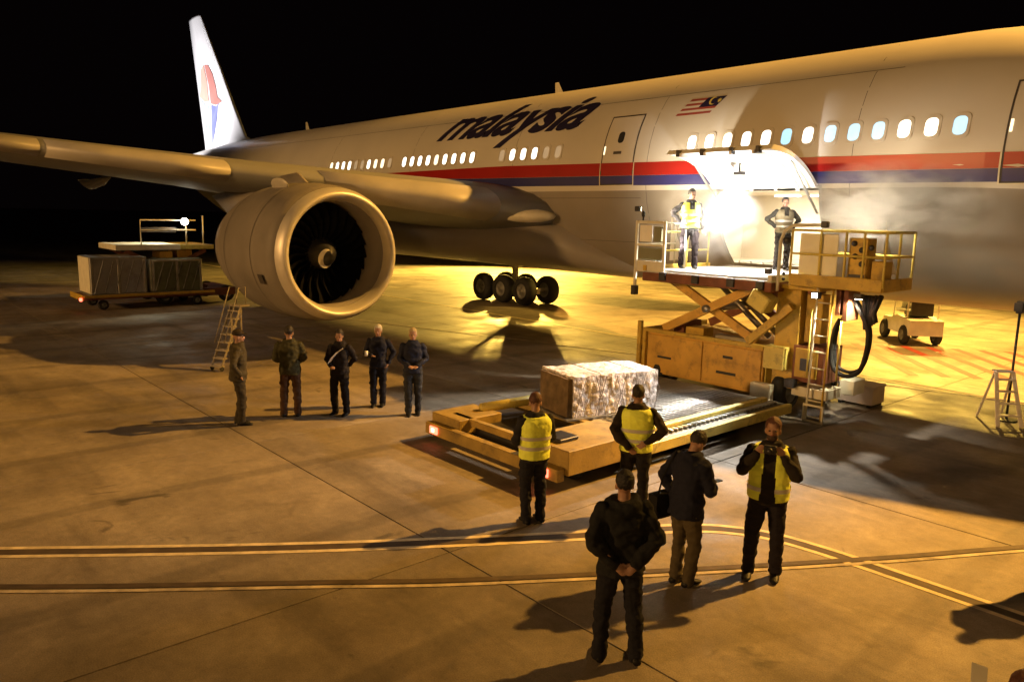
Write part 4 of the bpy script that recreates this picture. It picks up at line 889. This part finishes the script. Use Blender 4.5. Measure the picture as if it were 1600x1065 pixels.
def person(px, py, pz, face, H, label, arms=('down', 'down'), legs=(.11, .11), step=(0, 0), lean=0, head=(0, 0), jacket=(.02, .02, .025), trousers=(.02, .02, .03),
           hair=(.02, .015, .012), vest=None, hat=None, bulky=.02, long=0, vox=.011, hair_long=False, beard=False, shoe=(.012, .011, .01), hood=False, vest_open=False, fingers=True, backstrap=None):
    """face: direction looked at, degrees in world XY"""
    root = thing('person', label, 'person', (px, py, pz), math.radians(face)-PI/2)
    k = H/1.75; root.scale = (k, k, k); seed = rnd.random()*50
    def ln(q):                                              # bend the trunk forward above the hips
        q = Vector(q)
        if q.z > .95 and lean:
            a = lean*min(1, (q.z-.95)/.3); o_ = Vector((q.x, 0, .95)); return o_+Matrix.Rotation(-a, 3, 'X')@(q-o_)
        return q
    hip = [V3(s*.09, 0, .90) for s in (-1, 1)]
    foot = [V3(-legs[0], step[0], 0), V3(legs[1], step[1], 0)]
    knee = [(hip[i]+foot[i])/2+V3((-1, 1)[i]*.01, .035, .045) for i in (0, 1)]
    ank = [foot[i]+V3(0, -.03, .10) for i in (0, 1)]
    sh = [ln((s*.178, -.01, 1.405)) for s in (-1, 1)]
    el, wr = [], []
    for i, s in enumerate((-1, 1)):
        e, w = ARMS[arms[i]]; el.append(ln((s*e[0], e[1], e[2]))); wr.append(ln((s*w[0], w[1], w[2])))
        # keep bone lengths: upper .29, fore .26
        d = (el[i]-sh[i]).normalized(); el[i] = sh[i]+d*.285
        d = (wr[i]-el[i]).normalized(); wr[i] = el[i]+d*min(.27, max(.22, (wr[i]-el[i]).length))
    neck = ln((0, -.01, 1.49)); hc = ln((0, .015, 1.635))
    Rh = Matrix.Rotation(head[0], 3, 'Z')@Matrix.Rotation(-head[1]-lean*.4, 3, 'X')
    def hd(x, y, z): return neck+V3(0, 0, .03)+Rh@V3(x, y, z)        # head frame: z from the neck top
    # ---- skin body, one continuous mesh
    TL = [(.84, .14, .10, 0), (.92, .155, .115, 0), (1.0, .145, .105, 0), (1.08, .135, .098, .005), (1.2, .155, .11, 0), (1.32, .17, .115, -.005), (1.40, .155, .10, -.01), (1.45, .095, .075, -.01), (1.50, .055, .058, -.01)]
    bm = B(); loft(bm, torso_rings(TL, ln))
    limb(bm, neck-V3(0, 0, .03), hd(0, .005, .06), [(0, .058), (1, .054)])
    ell(bm, hd(0, -.005, .135), (.073, .092, .100), Rh, 16, 12)                  # skull
    ell(bm, hd(0, .035, .075), (.055, .062, .075), Rh, 14, 10)                   # face and jaw
    ell(bm, hd(0, .088, .035), (.025, .018, .02), Rh, 8, 6)                      # chin
    ell(bm, hd(0, .103, .090), (.013, .020, .026), Rh, 8, 6)                     # nose
    ell(bm, hd(0, .098, .055), (.024, .010, .010), Rh, 8, 6)                     # mouth
    for s in (-1, 1): ell(bm, hd(s*.074, .0, .09), (.012, .022, .032), Rh, 8, 6); ell(bm, hd(s*.030, .078, .128), (.022, .014, .008), Rh, 8, 6)
    for i in (0, 1):
        limb(bm, hip[i], knee[i], [(0, .085), (.35, .082), (.8, .06), (1, .055)]); limb(bm, knee[i], ank[i], [(0, .055), (.3, .056), (.8, .038), (1, .035)])
        limb(bm, sh[i], el[i], [(0, .052), (.4, .046), (1, .038)]); limb(bm, el[i], wr[i], [(0, .039), (.3, .041), (1, .026)])
        ell(bm, foot[i]+V3(0, .01, .05), (.030, .07, .028), None)
        # hand: palm, four fingers of different length with a bend, thumb from the side
        s = (-1, 1)[i]; d = (wr[i]-el[i]).normalized(); side = V3(s, 0, 0)-d*d.x*s
        side = side.normalized() if side.length > .2 else V3(0, 1, 0); nrm = d.cross(side)*s
        inward = -side
        pc = wr[i]+d*.05; Rp = Matrix((side, d, side.cross(d))).transposed()
        ell(bm, pc, (.040, .052, .016), Rp, 10, 8)
        if fingers:
            for f_, (o_, L_) in enumerate(((-.028, .058), (-.010, .068), (.010, .064), (.028, .050))):
                b0 = wr[i]+d*.085+side*o_; b1 = b0+(d*.85+inward*.25)*L_*.55; b2_ = b1+(d*.45+inward*.55)*L_*.5
                limb(bm, b0, b1, [(0, .0095), (1, .009)], 6); limb(bm, b1, b2_, [(0, .009), (1, .008)], 6)
            t0 = wr[i]+d*.03-side*.03; t1 = t0+(d*.6-side*.7)*.04; limb(bm, t0, t1, [(0, .012), (1, .010)], 6); limb(bm, t1, t1+d*.035, [(0, .010), (1, .009)], 6)
    remesh(bm, vox, 'body', [SKIN, LIP], root, 2, mats_fn=lambda c: 1 if (c-hd(0, .105, .055)).length < .02 else 0)
    for s in (-1, 1):
        bm = B(); ell(bm, hd(s*.030, .083, .108), (.013, .010, .008), Rh, 8, 6); ob('eye', bm, EYE, root, True)
    # ---- hair
    if hat is None and not hood:
        bm = B(); ell(bm, hd(0, -.015, .150), (.083, .098, .098), Rh, 16, 12)
        if hair_long: ell(bm, hd(0, -.05, .06), (.075, .05, .12), Rh, 12, 8)
        remesh(bm, .010, 'hair', mat('hair_%d' % int(hair[0]*1000), hair, .6, 0, .4, 20, .5, 90), root, 1, .006, 40, seed, cut=lambda c: (Rh.transposed()@(c-hd(0, 0, 0))).y > .052 and (Rh.transposed()@(c-hd(0, 0, 0))).z < .185)
    elif hat:
        bm = B(); ell(bm, hd(0, -.008, .158), (.086, .105, .085), Rh, 16, 10); ell(bm, hd(0, .09, .165), (.065, .07, .010), Rh, 12, 6)
        remesh(bm, .009, 'cap', cloth('cap%d' % int(hat[0]*999), hat), root, 2, .002, 20, seed, cut=lambda c: (Rh.transposed()@(c-hd(0, 0, 0))).z < .125)
    if hood:
        bm = B(); ell(bm, hd(0, -.02, .12), (.10, .115, .13), Rh, 16, 12); ell(bm, ln((0, -.05, 1.50)), (.13, .11, .08)); remesh(bm, .011, 'hood', cloth('hood%d' % int(jacket[2]*999), jacket), root, 3, .006, 14, seed, cut=lambda c: (Rh.transposed()@(c-hd(0, 0, 0))).y > .06 and c.z > 1.5)
    if beard:
        bm = B(); ell(bm, hd(0, .055, .045), (.057, .058, .052), Rh, 12, 8); remesh(bm, .009, 'beard', mat('beard_hair', (.06, .035, .022), .8, 0, .4, 30, .5, 90), root, 1, .006, 50, seed, cut=lambda c: (Rh.transposed()@(c-hd(0, 0, 0))).z > .062)
    # ---- trousers
    bm = B()
    for i in (0, 1):
        limb(bm, hip[i]+V3(0, 0, .03), knee[i], [(0, .105), (.35, .102), (.8, .082), (1, .078)]); limb(bm, knee[i], ank[i]+V3(0, 0, -.045), [(0, .077), (.3, .076), (.7, .068), (.95, .072)])
    loft(bm, torso_rings([(.82, .13, .10, 0), (.90, .165, .125, -.005), (.98, .160, .12, 0), (1.02, .15, .11, 0)], ln)); remesh(bm, vox, 'trousers', cloth('t%d_%d' % (trousers[0]*999, trousers[2]*999), trousers), root, 3, .018, 8, seed)
    # ---- jacket
    b_ = bulky; bm = B(); hem = .86-long
    loft(bm, torso_rings([(hem, .165, .13, 0), (.95, .165, .13, 0), (1.04, .15, .12, 0), (1.12, .148, .115, .005), (1.22, .165, .122, .003), (1.33, .175, .122, -.005), (1.41, .15, .105, -.01), (1.46, .105, .088, -.01), (1.515, .07, .075, -.01)], ln, 0, b_))
    for i in (0, 1):
        limb(bm, sh[i], el[i], [(0, .058+b_*.6), (.4, .052+b_*.6), (1, .045+b_*.6)]); limb(bm, el[i], wr[i]+(wr[i]-el[i]).normalized()*.0, [(0, .045+b_*.6), (.4, .044+b_*.5), (.97, .034+b_*.4)])
    remesh(bm, vox, 'jacket', cloth('j%d_%d' % (jacket[0]*999, jacket[2]*999), jacket), root, 3, .016+b_*.25, 7, seed+3)
    # ---- shoes
    for i in (0, 1):
        bm = B(); R = []
        for y, w, h, z in ((-.10, .034, .05, .035), (-.07, .042, .075, .045), (0, .046, .085, .05), (.07, .050, .055, .035), (.13, .046, .04, .026), (.17, .028, .025, .02)):
            R.append([foot[i]+V3((w)*math.cos(a), y, max(.002, z+(h*.9)*math.sin(a)*.6)) for a in [2*PI*q/12 for q in range(12)]])
        loft(bm, R); ob('shoe', bm, cloth('shoe', shoe, .5), root, True)
    # ---- vest with its tape
    if vest:
        VL = [(.90, .172, .135, 0), (1.0, .168, .13, 0), (1.08, .165, .128, 0), (1.2, .178, .133, .003), (1.32, .182, .14, -.005), (1.40, .172, .125, -.01), (1.455, .125, .10, -.01)]
        fn = (lambda c: c.y > .02 and abs(c.x) < .065+.05*max(0, (1.2-c.z))) if vest_open else (lambda c: c.y > .05 and c.z > 1.3 and abs(c.x) < .05)
        bm = B(); loft(bm, torso_rings(VL, ln, 0, b_+.014)); vs = remesh(bm, vox, 'vest', vest, root, 2, .009, 9, seed+5, cut=lambda c: fn(c) or (c.z < .915 and abs(c.x) < .12 and abs(c.y) < .10))
        for z0 in ((1.03, 1.16) if not vest_open else (1.0,)):
            L_ = []
            for z in (z0, z0+.045):
                f = min(range(len(VL)-1), key=lambda q: 0 if VL[q][0] <= z <= VL[q+1][0] else 1); t = (z-VL[f][0])/(VL[f+1][0]-VL[f][0]); L_.append(tuple([z]+[VL[f][j]*(1-t)+VL[f+1][j]*t for j in (1, 2, 3)]))
            bm = B(); loft(bm, torso_rings(L_, ln, 0, b_+.026, 28), False)
            if vest_open:
                bmesh.ops.delete(bm, geom=[f for f in bm.faces if f.calc_center_median().y > .02 and abs(f.calc_center_median().x) < .09], context='FACES')
            ob('reflective_strip', bm, REFL, vs, True)
    return root, dict(hd=hd, wr=wr, el=el, sh=sh, ln=ln, k=k, root=root)
def toworld(info, q):
    rt = info['root']; R = Matrix.Rotation(rt.rotation_euler.z, 3, 'Z'); return Vector(rt.location)+R@(Vector(q)*info['k'])
AWAY = 180-41.4
people = []
# back row, in front of the engine
person(-16.03, -14.57, 0, AWAY-75, 1.82, 'man in olive jacket with a hip bag, leftmost of the row before the engine', ('down', 'pocket'), (.08, .07), (0, .06), .04, (0, .1), (.075, .062, .035), (.055, .045, .03), vox=.014, bulky=.025, long=.02, hat=(.05, .035, .02))
person(-16.03, -13.54, 0, AWAY+10, 1.80, 'man in olive green jacket and brown trousers, second from left before the engine', ('front', 'front'), (.13, .13), (0, 0), 0, (0, .15), (.070, .066, .030), (.085, .042, .022), vox=.014, bulky=.035, long=.03)
_, cI = person(-15.54, -12.72, 0, AWAY+165, 1.73, 'person in dark suit with a white sash across the chest, middle of the row', ('behind', 'front'), (.13, .13), (0, 0), 0, (.3, .25), (.018, .015, .02), (.014, .012, .014), vox=.014)
_, dI = person(-15.71, -11.73, 0, AWAY+180, 1.72, 'grey-haired man in navy jacket holding a white cup, fourth of the row', ('pocket', 'phone'), (.08, .10), (0, .05), 0, (0, .1), (.020, .022, .045), (.018, .018, .028), hair=(.6, .58, .55), vox=.014)
_, eI = person(-14.72, -11.54, 0, AWAY+190, 1.76, 'fair-haired man in navy jacket, hands held at his waist, rightmost of the row', ('front', 'front'), (.10, .09), (0, .08), 0, (0, .1), (.022, .026, .055), (.035, .038, .048), hair=(.45, .36, .22), vox=.014)
# small carried things of the back row
bm = B(); tube(bm, [(.0, 0, 0), (.0, 0, .10)], [.032, .040], 12); cup = ob('paper_cup', bm, mat('white_cup', (.85, .84, .8), .5), None, True); tag(cup, 'white paper cup in the hand of the grey-haired man', 'cup')
q = toworld(dI, dI['wr'][1]); cup.location = (q+Vector((-.02, -.11, .0)))
bm = B(); L1 = [Vector((-.16, .165, 1.40)), Vector((-.05, .20, 1.32)), Vector((.07, .19, 1.20)), Vector((.15, .165, 1.08))]
for a, b in zip(L1, L1[1:]): bar(bm, a, b, .07, .012)
o = ob('sash', bm, mat('white_sash', (.75, .70, .66), .7), cI['root'])
# men on the raised deck
person(-13.15, -4.75, 2.845, AWAY+180, 1.86, 'man in yellow vest with hands on hips, on the raised deck at left', ('down', 'akimbo'), (.14, .15), (.05, -.05), 0, (.3, .15), (.030, .026, .030), (.028, .018, .020), vest=VEST, vox=.012)
person(-11.62, -3.2, 2.86, AWAY+180, 1.70, 'man in tan vest with hands on hips, on the deck before the open hold', ('akimbo', 'akimbo'), (.09, .10), (.08, -.04), 0, (-.2, .2), (.045, .040, .030), (.030, .024, .020), vest=cloth('tan_vest', (.30, .25, .15)), vox=.012)
# front group
person(-9.15, -13.39, 0, AWAY+22, 1.76, 'man in yellow vest standing at the rear corner of the low platform', ('front', 'front'), (.10, .11), (0, .02), 0, (-.3, .5), (.030, .028, .034), (.018, .017, .028), hair=(.10, .035, .02), vest=VEST, bulky=.022)
person(-8.48, -12.14, 0, AWAY-12, 1.82, 'man in yellow vest with hands behind his back, facing the crate', ('behind', 'back_high'), (.12, .12), (0, 0), 0, (-.1, .1), (.030, .020, .015), (.016, .015, .022), vest=VEST, bulky=.03)
_, hI = person(-6.83, -13.27, 0, AWAY-55, 1.77, 'man in navy jacket and khaki trousers, head bent over his phone', ('pocket', 'phone'), (.07, .08), (0, .04), .10, (-.1, .65), (.016, .018, .040), (.105, .082, .045), bulky=.035, long=.06, shoe=(.06, .045, .03))
_, iI = person(-6.36, -12.39, 0, AWAY+158, 1.86, 'bearded man in open yellow vest raising a camera to his face', ('camera', 'camera'), (.13, .15), (0, .05), 0, (0, -.05), (.030, .024, .020), (.020, .016, .024), hair=(.10, .05, .03), vest=VEST, vest_open=True, beard=True, bulky=.03)
person(-6.33, -14.93, 0, AWAY+4, 1.80, 'man in black padded jacket seen from behind, hands clasped behind his back', ('behind', 'behind'), (.17, .15), (0, -.06), 0, (0, .1), (.016, .017, .019), (.014, .014, .022), hair=(.012, .010, .010), bulky=.05, vox=.009, long=.02)
person(-4.05, -10.05, 0, AWAY-30, 1.80, 'man in dark jacket just outside the right edge, his shadow in view', ('pocket', 'front'), (.12, .12), jacket=(.03, .03, .035), trousers=(.03, .03, .04), vox=.014, bulky=.05)
_, rI = person(-3.05, -15.58, 0, AWAY-18, 1.74, 'brown-haired person in tan coat at the bottom right corner, nearest the viewer', ('front', 'chest'), (.1, .1), jacket=(.16, .10, .05), trousers=(.04, .03, .02), hair=(.10, .06, .03), vox=.012, bulky=.05, hair_long=True)
# things in hands
def held(name, info, q, half, m, label, cat, rz=0):
    bm = B(); box(bm, -half[0], half[0], -half[1], half[1], -half[2], half[2]); bmesh.ops.bevel(bm, geom=list(bm.edges), offset=min(half)*.3, segments=1, affect='EDGES')
    t = ob(name, bm, m); t.location = toworld(info, q); t.rotation_euler = (0, 0, info['root'].rotation_euler.z+rz); tag(t, label, cat); return t
hq = (hI['wr'][1]+Vector((0, .09, .03))); held('phone', hI, hq, (.035, .055, .006), DARKM, 'dark phone in the hand of the navy-jacketed man', 'phone')
cm = held('camera', iI, (iI['wr'][0]+iI['wr'][1])/2+Vector((0, .08, .08)), (.065, .035, .045), DARKM, 'black camera held up by the bearded man', 'camera'); bm = B(); tube(bm, [(0, .035, 0), (0, .10, 0)], .032, 14); ob('lens', bm, DARKM, cm, True)
pp = held('paper_sheet', rI, Vector((0, .5, 1.18)), (.045, .075, .002), mat('paper', (.8, .78, .74), .6), 'white sheet of paper held by the person at the bottom right corner', 'paper'); pp.location = (-3.40, -15.06, 1.325); pp.rotation_euler = (.7, .2, .5)
def bag(info, q, half, col, label, strap):
    t = thing('shoulder_bag', label, 'bag', toworld(info, q), info['root'].rotation_euler.z)
    bm = B(); gridbox(bm, -half[0], half[0], -half[1], half[1], -half[2], half[2], 5); crinkle(bm, .012, 9); ob('body', bm, cloth('bag%d' % int(col[0]*999), col), t, True)
    bm = B(); box(bm, -half[0]-.008, half[0]+.008, -half[1]-.008, half[1]+.008, half[2]*.3, half[2]+.012); ob('flap', bm, cloth('bag%d' % int(col[0]*999), col), t)
    bm = B(); tube(bm, [Vector(a)-Vector(q) for a in strap], .010, 6); ob('strap', bm, cloth('bag%d' % int(col[0]*999), col), t)
bag(hI, (-.25, -.08, .86), (.06, .17, .13), (.012, .012, .014), 'black shoulder bag at the hip of the navy-jacketed man', [(-.25, -.18, .97), (-.20, -.17, 1.2), (-.16, -.02, 1.50), (-.23, .10, 1.2), (-.25, .06, .97)])
finish_remesh()
print('objects', len(bpy.data.objects), 'tris', sum(sum(len(p.vertices)-2 for p in o.data.polygons) for o in bpy.data.objects if o.type == 'MESH' and o.data.users == 1))
